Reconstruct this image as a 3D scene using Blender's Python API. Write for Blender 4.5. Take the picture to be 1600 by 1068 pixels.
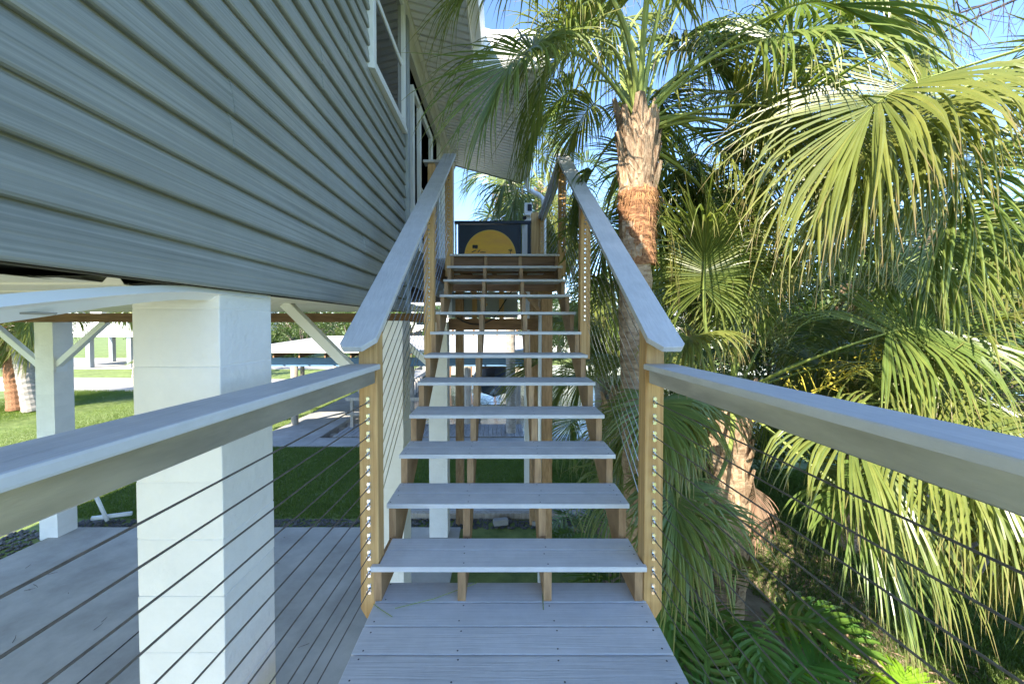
import bpy, bmesh, math, random
import numpy as np
from mathutils import Vector, Matrix

for o in list(bpy.data.objects):
    bpy.data.objects.remove(o)
random.seed(7)
rng = np.random.default_rng(7)
C = bpy.context.scene.collection
SC = bpy.context.scene
R = math.radians

# ------------------------------------------------------------------ camera, sky, sun, exposure
CAMZ = 3.6
cam_d = bpy.data.cameras.new('camera')
cam = bpy.data.objects.new('camera', cam_d)
C.objects.link(cam)
cam.location = (0, 0, CAMZ)
cam.rotation_euler = (R(90 - 1.3), 0, 0)
cam_d.sensor_width = 36
cam_d.lens = 13.725
cam_d.shift_x = 0.010
cam_d.shift_y = -0.0089
cam_d.clip_start = 0.02
cam_d.clip_end = 4000
SC.camera = cam

SUN_TRAVEL = Vector((0.55, 1.00, -1.0)).normalized()
SUN_EL = math.asin(-SUN_TRAVEL.z)
SUN_ROT = math.atan2(-SUN_TRAVEL.x, -SUN_TRAVEL.y)
world = bpy.data.worlds.new('World')
SC.world = world
world.use_nodes = True
wn = world.node_tree.nodes
sky = wn.new('ShaderNodeTexSky')
sky.sky_type = 'NISHITA'
sky.sun_disc = False
sky.sun_elevation = SUN_EL
sky.sun_rotation = SUN_ROT
sky.air_density = 0.8
sky.dust_density = 0.1
sky.ozone_density = 5.0
world.node_tree.links.new(sky.outputs[0], wn['Background'].inputs[0])
wn['Background'].inputs[1].default_value = 0.15

sun_d = bpy.data.lights.new('sun', 'SUN')
sun_d.energy = 4.3
sun_d.angle = R(0.5)
sun_d.color = (1.0, 0.92, 0.77)
sun = bpy.data.objects.new('sun', sun_d)
C.objects.link(sun)
sun.rotation_euler = SUN_TRAVEL.to_track_quat('-Z', 'Y').to_euler()
sun.location = (-8, -6, 15)

SC.view_settings.view_transform = 'Standard'
SC.view_settings.look = 'None'
SC.view_settings.exposure = 2.0
SC.view_settings.gamma = 1.0
SC.render.engine = 'CYCLES'
SC.cycles.max_bounces = 6
SC.cycles.diffuse_bounces = 4
SC.cycles.transparent_max_bounces = 6

# ------------------------------------------------------------------ materials
MATS = {}


def mat(name, base, rough=0.6, metal=0.0, scale=(1, 1, 1), var=0.25, nscale=6.0, detail=4.0, bump=0.0, bscale=None,
        second=None, spec=0.5, objvar=0.0, thresh=(0.35, 0.65), coat=0.0, dirt=0.0, dscale=2.0):
    """base colour broken up by a stretched noise; optional second colour in patches; bump from a finer noise."""
    m = bpy.data.materials.new(name)
    m.use_nodes = True
    nt = m.node_tree
    N, L = nt.nodes, nt.links
    b = N['Principled BSDF']
    b.inputs['Roughness'].default_value = rough
    b.inputs['Metallic'].default_value = metal
    b.inputs['Specular IOR Level'].default_value = spec
    if coat:
        b.inputs['Coat Weight'].default_value = coat
    tc = N.new('ShaderNodeTexCoord')
    oi = N.new('ShaderNodeObjectInfo')
    add = N.new('ShaderNodeVectorMath')
    add.operation = 'MULTIPLY_ADD'
    cx = N.new('ShaderNodeCombineXYZ')
    mul = N.new('ShaderNodeMath')
    mul.operation = 'MULTIPLY'
    mul.inputs[1].default_value = 37.0
    L.new(oi.outputs['Random'], mul.inputs[0])
    for k in range(3):
        L.new(mul.outputs[0], cx.inputs[k])
    add.inputs[1].default_value = scale
    L.new(tc.outputs['Object'], add.inputs[0])
    L.new(cx.outputs[0], add.inputs[2])
    n1 = N.new('ShaderNodeTexNoise')
    n1.inputs['Scale'].default_value = nscale
    n1.inputs['Detail'].default_value = detail
    n1.inputs['Roughness'].default_value = 0.6
    L.new(add.outputs[0], n1.inputs['Vector'])
    ramp = N.new('ShaderNodeValToRGB')
    ramp.color_ramp.elements[0].position = thresh[0]
    ramp.color_ramp.elements[1].position = thresh[1]
    c2 = second if second else tuple(min(1, c * (1 + var)) for c in base)
    c1 = base if second else tuple(c * (1 - var) for c in base)
    ramp.color_ramp.elements[0].color = (*c1, 1)
    ramp.color_ramp.elements[1].color = (*c2, 1)
    L.new(n1.outputs['Fac'], ramp.inputs[0])
    col = ramp.outputs[0]
    if objvar:
        hsv = N.new('ShaderNodeHueSaturation')
        mr = N.new('ShaderNodeMapRange')
        mr.inputs['To Min'].default_value = 1 - objvar
        mr.inputs['To Max'].default_value = 1 + objvar
        L.new(oi.outputs['Random'], mr.inputs[0])
        L.new(mr.outputs[0], hsv.inputs['Value'])
        L.new(col, hsv.inputs['Color'])
        col = hsv.outputs[0]
    if dirt:
        n3 = N.new('ShaderNodeTexNoise')
        n3.inputs['Scale'].default_value = dscale
        n3.inputs['Detail'].default_value = 8
        n3.inputs['Roughness'].default_value = 0.7
        L.new(tc.outputs['Object'], n3.inputs['Vector'])
        m3 = N.new('ShaderNodeMapRange')
        m3.inputs['From Min'].default_value = 0.35
        m3.inputs['From Max'].default_value = 0.62
        m3.inputs['To Min'].default_value = 1 - dirt
        m3.inputs['To Max'].default_value = 1.0
        L.new(n3.outputs['Fac'], m3.inputs[0])
        mm = N.new('ShaderNodeVectorMath')
        mm.operation = 'SCALE'
        L.new(col, mm.inputs[0])
        L.new(m3.outputs[0], mm.inputs['Scale'])
        col = mm.outputs[0]
        r3 = N.new('ShaderNodeMapRange')
        r3.inputs['From Min'].default_value = 0.35
        r3.inputs['From Max'].default_value = 0.65
        r3.inputs['To Min'].default_value = min(1, rough + 0.18)
        r3.inputs['To Max'].default_value = max(0.05, rough - 0.08)
        L.new(n3.outputs['Fac'], r3.inputs[0])
        L.new(r3.outputs[0], b.inputs['Roughness'])
    L.new(col, b.inputs['Base Color'])
    if bump:
        n2 = N.new('ShaderNodeTexNoise')
        n2.inputs['Scale'].default_value = bscale or nscale * 3
        n2.inputs['Detail'].default_value = 4
        L.new(add.outputs[0], n2.inputs['Vector'])
        bp = N.new('ShaderNodeBump')
        bp.inputs['Strength'].default_value = bump
        bp.inputs['Distance'].default_value = 0.01
        L.new(n2.outputs['Fac'], bp.inputs['Height'])
        L.new(bp.outputs[0], b.inputs['Normal'])
    MATS[name] = m
    return m


def leafmat(name, base, tip, rough=0.45, trans=0.3, vari=0.3):
    """leaf: colour runs from base to tip along the attribute 'along', varies by object, lets light through."""
    m = bpy.data.materials.new(name)
    m.use_nodes = True
    nt = m.node_tree
    N, L = nt.nodes, nt.links
    b = N['Principled BSDF']
    out = N['Material Output']
    at = N.new('ShaderNodeAttribute')
    at.attribute_name = 'along'
    oi = N.new('ShaderNodeObjectInfo')
    tc = N.new('ShaderNodeTexCoord')
    nz = N.new('ShaderNodeTexNoise')
    nz.inputs['Scale'].default_value = 7
    nz.inputs['Detail'].default_value = 3
    L.new(tc.outputs['Object'], nz.inputs['Vector'])
    rp = N.new('ShaderNodeValToRGB')
    e = rp.color_ramp.elements
    e[0].position, e[0].color = 0.0, (*base, 1)
    e[1].position, e[1].color = 1.0, (*tip, 1)
    e2 = e.new(0.72)
    e2.color = (base[0] * 1.15, base[1] * 1.05, base[2], 1)
    frc = N.new('ShaderNodeMath')
    frc.operation = 'FRACT'
    L.new(at.outputs['Fac'], frc.inputs[0])
    L.new(frc.outputs[0], rp.inputs[0])
    flo = N.new('ShaderNodeMath')
    flo.operation = 'FLOOR'
    L.new(at.outputs['Fac'], flo.inputs[0])
    tin = N.new('ShaderNodeMapRange')
    tin.inputs['From Max'].default_value = 4.0
    tin.inputs['To Max'].default_value = 0.55
    L.new(flo.outputs[0], tin.inputs[0])
    mixt = N.new('ShaderNodeMix')
    mixt.data_type = 'RGBA'
    mixt.inputs['B'].default_value = (base[0] * 1.9, base[1] * 1.45, base[2] * 1.35, 1)
    L.new(tin.outputs[0], mixt.inputs['Factor'])
    L.new(rp.outputs[0], mixt.inputs['A'])
    hsv = N.new('ShaderNodeHueSaturation')
    mr = N.new('ShaderNodeMapRange')
    mr.inputs['To Min'].default_value = 1 - vari
    mr.inputs['To Max'].default_value = 1 + vari
    L.new(nz.outputs['Fac'], mr.inputs[0])
    mr2 = N.new('ShaderNodeMapRange')
    mr2.inputs['To Min'].default_value = 0.47
    mr2.inputs['To Max'].default_value = 0.515
    L.new(oi.outputs['Random'], mr2.inputs[0])
    L.new(mr2.outputs[0], hsv.inputs['Hue'])
    L.new(mr.outputs[0], hsv.inputs['Value'])
    L.new(mixt.outputs['Result'], hsv.inputs['Color'])
    L.new(hsv.outputs[0], b.inputs['Base Color'])
    b.inputs['Roughness'].default_value = rough
    tr = N.new('ShaderNodeBsdfTranslucent')
    hs2 = N.new('ShaderNodeHueSaturation')
    hs2.inputs['Value'].default_value = 1.5
    hs2.inputs['Saturation'].default_value = 1.15
    L.new(hsv.outputs[0], hs2.inputs['Color'])
    L.new(hs2.outputs[0], tr.inputs['Color'])
    mx = N.new('ShaderNodeMixShader')
    mx.inputs[0].default_value = trans
    L.new(b.outputs[0], mx.inputs[1])
    L.new(tr.outputs[0], mx.inputs[2])
    L.new(mx.outputs[0], out.inputs['Surface'])
    MATS[name] = m
    return m


M = MATS
mat('composite', (0.60, 0.595, 0.595), 0.55, scale=(1.0, 34, 34), var=0.055, nscale=2.4, detail=8, bump=0.22, bscale=4, objvar=0.05, dirt=0.13, dscale=5.0)
mat('composite_y', (0.60, 0.595, 0.595), 0.52, scale=(34, 1.0, 8), var=0.055, nscale=2.4, detail=8, bump=0.25, bscale=4, objvar=0.04, dirt=0.14, dscale=4.0)
mat('composite_dark', (0.05, 0.055, 0.065), 0.5, var=0.1)
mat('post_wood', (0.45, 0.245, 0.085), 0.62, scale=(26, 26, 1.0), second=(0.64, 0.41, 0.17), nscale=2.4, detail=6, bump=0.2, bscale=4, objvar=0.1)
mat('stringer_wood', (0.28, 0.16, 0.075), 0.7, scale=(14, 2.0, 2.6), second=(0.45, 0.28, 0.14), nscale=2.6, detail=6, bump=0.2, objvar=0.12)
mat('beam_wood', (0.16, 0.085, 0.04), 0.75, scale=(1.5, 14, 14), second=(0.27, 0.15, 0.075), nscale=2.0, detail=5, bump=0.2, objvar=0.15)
mat('old_wood', (0.30, 0.26, 0.21), 0.8, scale=(10, 10, 2), second=(0.44, 0.39, 0.33), nscale=2.0, bump=0.3, objvar=0.2)
mat('dock_wood', (0.20, 0.195, 0.19), 0.8, scale=(20, 1.5, 20), second=(0.33, 0.32, 0.31), nscale=2.0, bump=0.3, objvar=0.12)
mat('siding', (0.185, 0.198, 0.180), 0.42, scale=(2, 0.55, 60), second=(0.350, 0.358, 0.322), nscale=1.9, detail=8, bump=0.08, bscale=6, thresh=(0.30, 0.72), dirt=0.14, dscale=1.3)
mat('dark_core', (0.03, 0.025, 0.02), 0.9, var=0.3)
mat('white_paint', (0.80, 0.80, 0.77), 0.55, var=0.02, nscale=3, bump=0.10, bscale=45)
mat('block_paint', (0.82, 0.795, 0.74), 0.6, var=0.02, nscale=5, bump=0.5, bscale=26, dirt=0.07, dscale=2.5)
mat('vinyl', (0.88, 0.87, 0.84), 0.45, var=0.03, nscale=2, bump=0.05, bscale=20)
mat('slot', (0.34, 0.33, 0.29), 0.7, var=0.1)
mat('trim_grey', (0.30, 0.33, 0.34), 0.5, var=0.06)
mat('cream_panel', (0.72, 0.69, 0.58), 0.5, var=0.05, nscale=2)
mat('frame_white', (0.78, 0.79, 0.78), 0.35, var=0.02)
mat('dark_glass', (0.012, 0.016, 0.022), 0.06, var=0.1, spec=0.8)
mat('aluminium', (0.56, 0.53, 0.47), 0.38, metal=0.75, scale=(3, 1.0, 5), var=0.18, nscale=3, bump=0.08, bscale=60)
mat('steel', (0.78, 0.77, 0.75), 0.22, metal=1.0, var=0.1)
mat('cable', (0.16, 0.145, 0.13), 0.45, metal=0.6, var=0.2, nscale=40)
mat('concrete', (0.40, 0.385, 0.36), 0.85, second=(0.50, 0.485, 0.455), nscale=1.4, detail=8, bump=0.12, bscale=60, dirt=0.28, dscale=0.9)
mat('light_concrete', (0.25, 0.24, 0.22), 0.85, second=(0.36, 0.345, 0.32), nscale=1.6, detail=8, bump=0.2, bscale=30)
mat('lawn', (0.10, 0.15, 0.030), 0.9, second=(0.21, 0.265, 0.07), nscale=3.5, detail=9, bump=0.6, bscale=90, dirt=0.3, dscale=0.5)
mat('soil', (0.18, 0.135, 0.085), 0.95, second=(0.38, 0.30, 0.21), nscale=3.2, detail=10, bump=0.7, bscale=30)
mat('stone', (0.05, 0.05, 0.055), 0.7, second=(0.16, 0.155, 0.15), nscale=2.0, objvar=0.2)
mat('navy', (0.012, 0.027, 0.05), 0.4, var=0.15)
mat('sun_orange', (0.92, 0.50, 0.045), 0.5, second=(0.84, 0.40, 0.06), nscale=3, scale=(1, 1, 4))
mat('sun_rim', (0.80, 0.50, 0.10), 0.5, var=0.05)
mat('black_print', (0.008, 0.008, 0.01), 0.5, var=0.1)
mat('blue_paint', (0.10, 0.20, 0.33), 0.5, var=0.08)
mat('roof_white', (0.46, 0.455, 0.44), 0.6, second=(0.58, 0.575, 0.55), nscale=0.8, detail=8, dirt=0.2, dscale=1.5)
mat('roof_grey', (0.33, 0.33, 0.33), 0.6, var=0.1)
mat('screw', (0.03, 0.03, 0.035), 0.5, var=0.1)
mat('palm_trunk', (0.20, 0.125, 0.075), 0.9, scale=(5, 5, 16), second=(0.46, 0.34, 0.23), nscale=2.0, detail=8, bump=0.8, bscale=9)
mat('palm_trunk_red', (0.12, 0.045, 0.02), 0.9, scale=(16, 16, 40), second=(0.42, 0.21, 0.10), nscale=2.0, detail=9, bump=1.0, bscale=6)
mat('palm_trunk_grey', (0.24, 0.21, 0.18), 0.9, scale=(4, 4, 14), second=(0.40, 0.36, 0.31), nscale=2.0, detail=8, bump=0.8, bscale=9)
mat('boot', (0.17, 0.095, 0.05), 0.85, scale=(20, 20, 4), second=(0.50, 0.36, 0.24), nscale=2.6, detail=8, bump=0.8, objvar=0.4)
mat('fibre', (0.26, 0.12, 0.05), 0.9, second=(0.44, 0.24, 0.10), nscale=8)
mat('bark', (0.12, 0.095, 0.075), 0.9, scale=(6, 6, 2), second=(0.22, 0.18, 0.15), nscale=3, bump=0.6)
mat('twig', (0.07, 0.055, 0.05), 0.9, var=0.3)
mat('stalk', (0.22, 0.27, 0.07), 0.45, var=0.2, nscale=3)
mat('flower', (0.62, 0.50, 0.06), 0.7, var=0.3, nscale=20)
leafmat('frond', (0.128, 0.187, 0.050), (0.38, 0.29, 0.14), 0.30, 0.38)
leafmat('frond_dry', (0.28, 0.22, 0.14), (0.22, 0.155, 0.09), 0.6, 0.25)
leafmat('philo', (0.085, 0.185, 0.035), (0.11, 0.21, 0.045), 0.30, 0.30)
leafmat('philo_young', (0.20, 0.36, 0.03), (0.24, 0.38, 0.04), 0.35, 0.40)
leafmat('tree_leaf', (0.050, 0.095, 0.022), (0.085, 0.14, 0.03), 0.5, 0.30)
leafmat('tree_leaf_light', (0.11, 0.17, 0.035), (0.16, 0.20, 0.05), 0.5, 0.35)
leafmat('grass_blade', (0.105, 0.165, 0.032), (0.22, 0.28, 0.07), 0.6, 0.30)

wm = bpy.data.materials.new('water')
wm.use_nodes = True
wb = wm.node_tree.nodes['Principled BSDF']
wb.inputs['Base Color'].default_value = (0.045, 0.065, 0.06, 1)
wb.inputs['Roughness'].default_value = 0.08
_n = wm.node_tree.nodes.new('ShaderNodeTexNoise')
_n.inputs['Scale'].default_value = 2.5
_n.inputs['Detail'].default_value = 5
_t = wm.node_tree.nodes.new('ShaderNodeTexCoord')
_b = wm.node_tree.nodes.new('ShaderNodeBump')
_b.inputs['Strength'].default_value = 0.35
_b.inputs['Distance'].default_value = 0.05
wm.node_tree.links.new(_t.outputs['Object'], _n.inputs['Vector'])
wm.node_tree.links.new(_n.outputs['Fac'], _b.inputs['Height'])
wm.node_tree.links.new(_b.outputs[0], wb.inputs['Normal'])
MATS['water'] = wm


# ------------------------------------------------------------------ helpers
class MB:
    """collects geometry in world coordinates for ONE mesh"""
    def __init__(s):
        s.v, s.f, s.m, s.along = [], [], [], []

    def add(s, vs, fs, mi=0, al=None):
        o = len(s.v)
        s.v.extend([tuple(p) for p in vs])
        s.f.extend([tuple(i + o for i in f) for f in fs])
        s.m.extend([mi] * len(fs))
        s.along.extend(al if al is not None else [0.0] * len(vs))
        return s

    def box(s, x0, x1, y0, y1, z0, z1, mi=0):
        v = [(x, y, z) for z in (z0, z1) for y in (y0, y1) for x in (x0, x1)]
        return s.add(v, [(0, 2, 3, 1), (4, 5, 7, 6), (0, 1, 5, 4), (2, 6, 7, 3), (0, 4, 6, 2), (1, 3, 7, 5)], mi)

    def prism(s, poly, axis, a, b, mi=0):
        """extrude a 2-D polygon along an axis from a to b; poly coords are the other two axes in order"""
        def pt(p, t):
            return {'x': (t, p[0], p[1]), 'y': (p[0], t, p[1]), 'z': (p[0], p[1], t)}[axis]
        n = len(poly)
        v = [pt(p, a) for p in poly] + [pt(p, b) for p in poly]
        f = [tuple(range(n))[::-1], tuple(range(n, 2 * n))]
        f += [(i, (i + 1) % n, n + (i + 1) % n, n + i) for i in range(n)]
        return s.add(v, f, mi)

    def bar(s, p, q, w, h, up=(0, 0, 1), mi=0):
        """rectangular bar from p to q, w across and h along up"""
        p, q, up = Vector(p), Vector(q), Vector(up)
        d = (q - p).normalized()
        sd = d.cross(up)
        if sd.length < 1e-5:
            sd = d.cross(Vector((1, 0, 0)))
        sd.normalize()
        u = sd.cross(d).normalized()
        v = []
        for c in (p, q):
            for a, b in ((-1, -1), (1, -1), (1, 1), (-1, 1)):
                v.append(c + sd * (a * w / 2) + u * (b * h / 2))
        return s.add(v, [(3, 2, 1, 0), (4, 5, 6, 7), (0, 1, 5, 4), (1, 2, 6, 5), (2, 3, 7, 6), (3, 0, 4, 7)], mi)

    def tube(s, pts, rad, n=6, mi=0, cap=True, flat=1.0, al=0.0):
        pts = [Vector(p) for p in pts]
        if not hasattr(rad, '__len__'):
            rad = [rad] * len(pts)
        vs, fs = [], []
        ref = None
        for i, p in enumerate(pts):
            d = (pts[min(i + 1, len(pts) - 1)] - pts[max(i - 1, 0)])
            if d.length < 1e-9:
                d = Vector((0, 0, 1))
            d.normalize()
            if ref is None:
                ref = Vector((0, 0, 1)) if abs(d.z) < 0.9 else Vector((1, 0, 0))
            a = d.cross(ref).normalized()
            b = a.cross(d).normalized()
            ref = b
            for k in range(n):
                t = 2 * math.pi * k / n
                vs.append(p + a * (rad[i] * math.cos(t)) + b * (rad[i] * flat * math.sin(t)))
        for i in range(len(pts) - 1):
            for k in range(n):
                k2 = (k + 1) % n
                fs.append((i * n + k, i * n + k2, (i + 1) * n + k2, (i + 1) * n + k))
        if cap:
            fs.append(tuple(range(n))[::-1])
            fs.append(tuple((len(pts) - 1) * n + k for k in range(n)))
        return s.add(vs, fs, mi, [al] * len(vs))

    def mesh(s, name, mats, bevel=0, smooth=False, seg=1):
        me = bpy.data.meshes.new(name)
        me.from_pydata(s.v, [], s.f)
        for k in (mats if isinstance(mats, (list, tuple)) else [mats]):
            me.materials.append(MATS[k])
        if any(s.m):
            me.polygons.foreach_set('material_index', s.m)
        if any(s.along):
            a = me.attributes.new('along', 'FLOAT', 'POINT')
            a.data.foreach_set('value', s.along)
        if bevel:
            bm = bmesh.new()
            bm.from_mesh(me)
            bmesh.ops.bevel(bm, geom=bm.edges[:], offset=bevel, segments=seg, affect='EDGES', profile=0.6)
            bm.to_mesh(me)
            bm.free()
        if smooth:
            me.polygons.foreach_set('use_smooth', [True] * len(me.polygons))
        me.update()
        return me


def tag(o, label=None, cat=None, group=None, kind=None):
    if label: o['label'] = label
    if cat: o['category'] = cat
    if group: o['group'] = group
    if kind: o['kind'] = kind
    return o


def link(name, data, parent=None, loc=None):
    o = bpy.data.objects.new(name, data)
    C.objects.link(o)
    if parent is not None:
        o.parent = parent
    if loc is not None:
        o.location = loc
    return o


def thing(name, label, cat, loc=(0, 0, 0), group=None):
    o = link(name, None, None, loc)
    o.empty_display_size = 0.2
    return tag(o, label, cat, group)


def root_of(o):
    while o.parent:
        o = o.parent
    return o


def part(name, mb, mats, parent, bevel=0, smooth=False, seg=1):
    """mesh in world coordinates as a child (parents are unrotated, so only an offset is needed)"""
    o = link(name, mb.mesh(name, mats, bevel, smooth, seg), parent)
    if parent is not None:
        w = Vector((0, 0, 0))
        p = parent
        while p:
            w += p.location
            p = p.parent
        o.location = -w
    return o


def single(name, mb, mats, label=None, cat=None, group=None, kind=None, bevel=0, smooth=False):
    o = link(name, mb.mesh(name, mats, bevel, smooth))
    return tag(o, label, cat, group, kind)


def inst(name, me, parent, loc, rot=(0, 0, 0), scale=1.0):
    """shared mesh as a child at a WORLD location"""
    w = Vector((0, 0, 0))
    p = parent
    while p:
        w += p.location
        p = p.parent
    o = link(name, me, parent, Vector(loc) - w)
    o.rotation_euler = rot
    o.scale = (scale,) * 3 if not hasattr(scale, '__len__') else scale
    return o


# ------------------------------------------------------------------ setting
WALLX = -0.95
g = MB()
def gquad(x0, x1, y0, y1, z=0.0):
    g.add([(x0, y0, z), (x1, y0, z), (x1, y1, z), (x0, y1, z)], [(0, 1, 2, 3)])
gquad(-900, 900, -900, 11.3)
gquad(-900, -7.0, 11.3, 900)
gquad(-7.0, 900, 34.0, 900)
single('ground', g, 'lawn', kind='structure')
w = MB()
w.add([(-7.2, 11.0, -0.9), (900, 11.0, -0.9), (900, 34.4, -0.9), (-7.2, 34.4, -0.9)], [(0, 1, 2, 3)])
single('water', w, 'water', kind='structure')
# bank walls so the slip has sides
b = MB()
b.box(-7.02, -6.95, 11.3, 34.2, -1.6, -0.03)
single('bank_wall', b, 'old_wood', kind='structure')
# slab under the house, walkway, driveway, soil under the palms
s = MB()
s.prism([(-7.75, -6), (-0.72, -6), (-0.72, 6.75), (-7.55, 6.75)], 'z', -0.2, 0.05)
slab = single('concrete_slab', s, 'concrete', kind='structure')
j = MB()
j.box(-7.5, -0.72, 3.02, 3.035, 0.02, 0.0535)
j.box(-4.2, -4.185, -6, 6.75, 0.02, 0.0535)
part('joint', j, 'dark_core', slab)
s = MB()
s.box(-2.6, 1.6, 7.25, 7.95, -0.05, 0.04)
single('walkway', s, 'concrete', kind='structure')
s = MB()
for pl in ([(-60, 22), (-13.5, 20.5), (-12.0, 25.2), (-60, 27.5)], [(-46, 31), (-13, 31), (-13, 41), (-46, 41)]):
    s.prism(pl, 'z', -0.02, 0.025)
single('driveway', s, 'light_concrete', kind='structure')
soil = MB()
pts = [(1.0, -2.5), (3.4, -2.5), (3.9, 2.0), (4.4, 4.0), (5.2, 6.0), (5.0, 8.0), (3.0, 9.2), (1.9, 7.6), (1.2, 5.0)]
soil.add([(x, y, 0.004) for x, y in pts], [tuple(range(len(pts)))])
single('soil', soil, 'soil', kind='structure')
s = MB()
s.box(-7.6, -5.7, 11.3, 30, -0.25, 0.06)
s.box(-5.7, 4.0, 11.3, 12.1, -0.25, 0.06)
single('seawall_cap', s, 'light_concrete', kind='structure', bevel=0.015)


def stones(name, n, x0, x1, y0, y1, r0, r1, m='stone'):
    mb = MB()
    for _ in range(n):
        x, y, r = random.uniform(x0, x1), random.uniform(y0, y1), random.uniform(r0, r1)
        a = random.random() * 6
        v = [(x, y, r * 1.1)]
        for k in range(5):
            t = a + k * 1.256
            q = r * random.uniform(.8, 1.3)
            v.append((x + q * math.cos(t), y + q * math.sin(t), r * random.uniform(.2, .6)))
        v += [(x, y, -0.01)]
        mb.add(v, [(0, 1 + k, 1 + (k + 1) % 5) for k in range(5)] + [(6, 1 + (k + 1) % 5, 1 + k) for k in range(5)])
    return single(name, mb, m, kind='stuff')


tag(stones('gravel', 1500, -7.7, 1.3, 6.78, 7.1, 0.015, 0.035), 'dark pebbles in a narrow bed beyond the slab', 'gravel')
tag(stones('river_stones', 1200, -10.5, -7.68, 5.2, 6.7, 0.02, 0.045), 'dark pebbles beside the slab left of the far white pillar', 'gravel')
e = thing('garden_edging', 'weathered timber edging behind the pebble bed under the stairs', 'edging', (-0.5, 7.15, 0))
for x0, x1 in ((-2.6, -0.55), (-0.53, 1.3)):
    part('timber', MB().box(x0, x1, 7.12, 7.24, -0.02, 0.11), 'old_wood', e, 0.01)
for x, y, rz, lab in ((-0.02, 6.9, .2, 'grey concrete block lying on the pebbles under the stairs'), (0.62, 6.88, -.3, 'small pale brick on the pebbles beside the wooden post')):
    mb = MB().box(-.13, .13, -.06, .06, 0, .1)
    o = single('block', mb, 'light_concrete', lab, 'block', bevel=0.008)
    o.location = (x, y, .02); o.rotation_euler = (0, 0, rz)
    if x > .5: o.scale = (.55, .8, .7)

# ------------------------------------------------------------------ house
house = thing('house', 'raised house with grey vinyl siding, white soffit and white block pillars', 'house', (-4.5, 1.0, 0))
HB, HEND = 3.72, 7.67        # siding bottom, far end
# core wall behind siding
core = MB()
core.box(-10.5, WALLX - 0.026, -4.0, 3.9, HB + 0.16, 6.68)
core.box(-10.5, WALLX - 0.05, 3.9, HEND, HB + 0.3, 6.68)
part('wall_core', core, 'dark_core', house)
# courses of siding, each panel a mesh of its own
course = 0.1245
ncour = 24
PROF = [(-0.026, 0.004), (-0.004, 0.0), (0.003, 0.003), (0.0055, 0.010), (0.004, 0.022), (0.0005, 0.046), (-0.0015, 0.054), (-0.0015, 0.062), (-0.007, 0.092), (-0.013, 0.112), (-0.0195, 0.1215), (-0.0205, course + 0.006), (-0.026, course + 0.006)]
seams = {4: 1.39, 5: 1.385, 9: 2.08, 10: 2.085, 12: 2.45, 13: 2.45, 3: 2.7, 14: 0.9, 15: 0.9, 0: 0.55, 1: 2.9, 17: 1.25, 18: 1.25, 11: 0.75, 19: 1.7, 20: 1.7, 2: -0.6, 7: 0.1}
WIN = (2.86, 3.77, 5.47, 6.64)


def siding_seg(y0, y1, z, out=0.0, pro=PROF):
    mb = MB()
    n = len(pro)
    ys = [y0, y1]
    v = []
    for y in ys:
        for (dx, dz) in pro:
            v.append((WALLX + dx + out, y, z + dz))
    f = [(i, i + 1, n + i + 1, n + i) for i in range(n - 1)]
    f += [tuple(range(n))[::-1], tuple(range(n, 2 * n))]
    mb.add(v, f)
    return part('siding_panel', mb, 'siding', house)


for k in range(ncour):
    z = HB + k * course
    ranges = [(-4.0, 3.88)]
    if z + course > WIN[2] and z < WIN[3]:
        ranges = [(-4.0, WIN[0]), (WIN[1], 3.88)]
    for (a, bb) in ranges:
        if k in seams and a < seams[k] < bb:
            siding_seg(a, seams[k] + 0.025, z)
            siding_seg(seams[k] + (.012 if k % 2 else 0), bb, z, 0.0042)
        else:
            siding_seg(a, bb, z)
    # wall below the door level, beyond the corner
    if k < 5:
        mb = MB()
        mb.box(WALLX - 0.045, WALLX - 0.03, 3.97, HEND - .1, z + .3, z + .3 + course - 0.006)
        part('siding_panel', mb, 'siding', house)
part('corner_trim', MB().box(WALLX - 0.04, WALLX + 0.028, 3.88, 3.975, HB - 0.01, 6.66), 'trim_grey', house, 0.004)
part('corner_trim', MB().box(WALLX - 0.09, WALLX + 0.02, HEND - 0.11, HEND + 0.01, HB, 6.66), 'white_paint', house, 0.004)
# window
win = part('window', MB().box(WALLX - 0.016, WALLX + 0.004, WIN[0] + .04, WIN[1] - .04, WIN[2] + .05, WIN[3] - .05), 'dark_glass', house)
for nm, bx in (('jamb', (WIN[0] - .02, WIN[0] + .045, WIN[2] - .02, WIN[3])), ('jamb', (WIN[1] - .045, WIN[1] + .02, WIN[2] - .02, WIN[3])),
               ('head', (WIN[0] + .045, WIN[1] - .045, WIN[3] - .06, WIN[3] + .01))):
    part(nm, MB().box(WALLX - 0.02, WALLX + 0.034, bx[0], bx[1], bx[2], bx[3]), 'frame_white', win, 0.004)
part('sill', MB().prism([(WALLX - 0.02, WIN[2] - .035), (WALLX + .044, WIN[2] - .045), (WALLX + .044, WIN[2] - .01), (WALLX + .03, WIN[2] + .045), (WALLX - .02, WIN[2] + .05)], 'y', WIN[0] - .03, WIN[1] + .03), 'frame_white', win)
part('sash_rail', MB().box(WALLX - .01, WALLX + .016, WIN[0] + .046, WIN[1] - .046, 6.02, 6.07), 'frame_white', win, .003)
part('sash_stile', MB().box(WALLX - .01, WALLX + .013, WIN[0] + .046, WIN[0] + .075, 5.522, 6.018), 'frame_white', win, .002)
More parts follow.
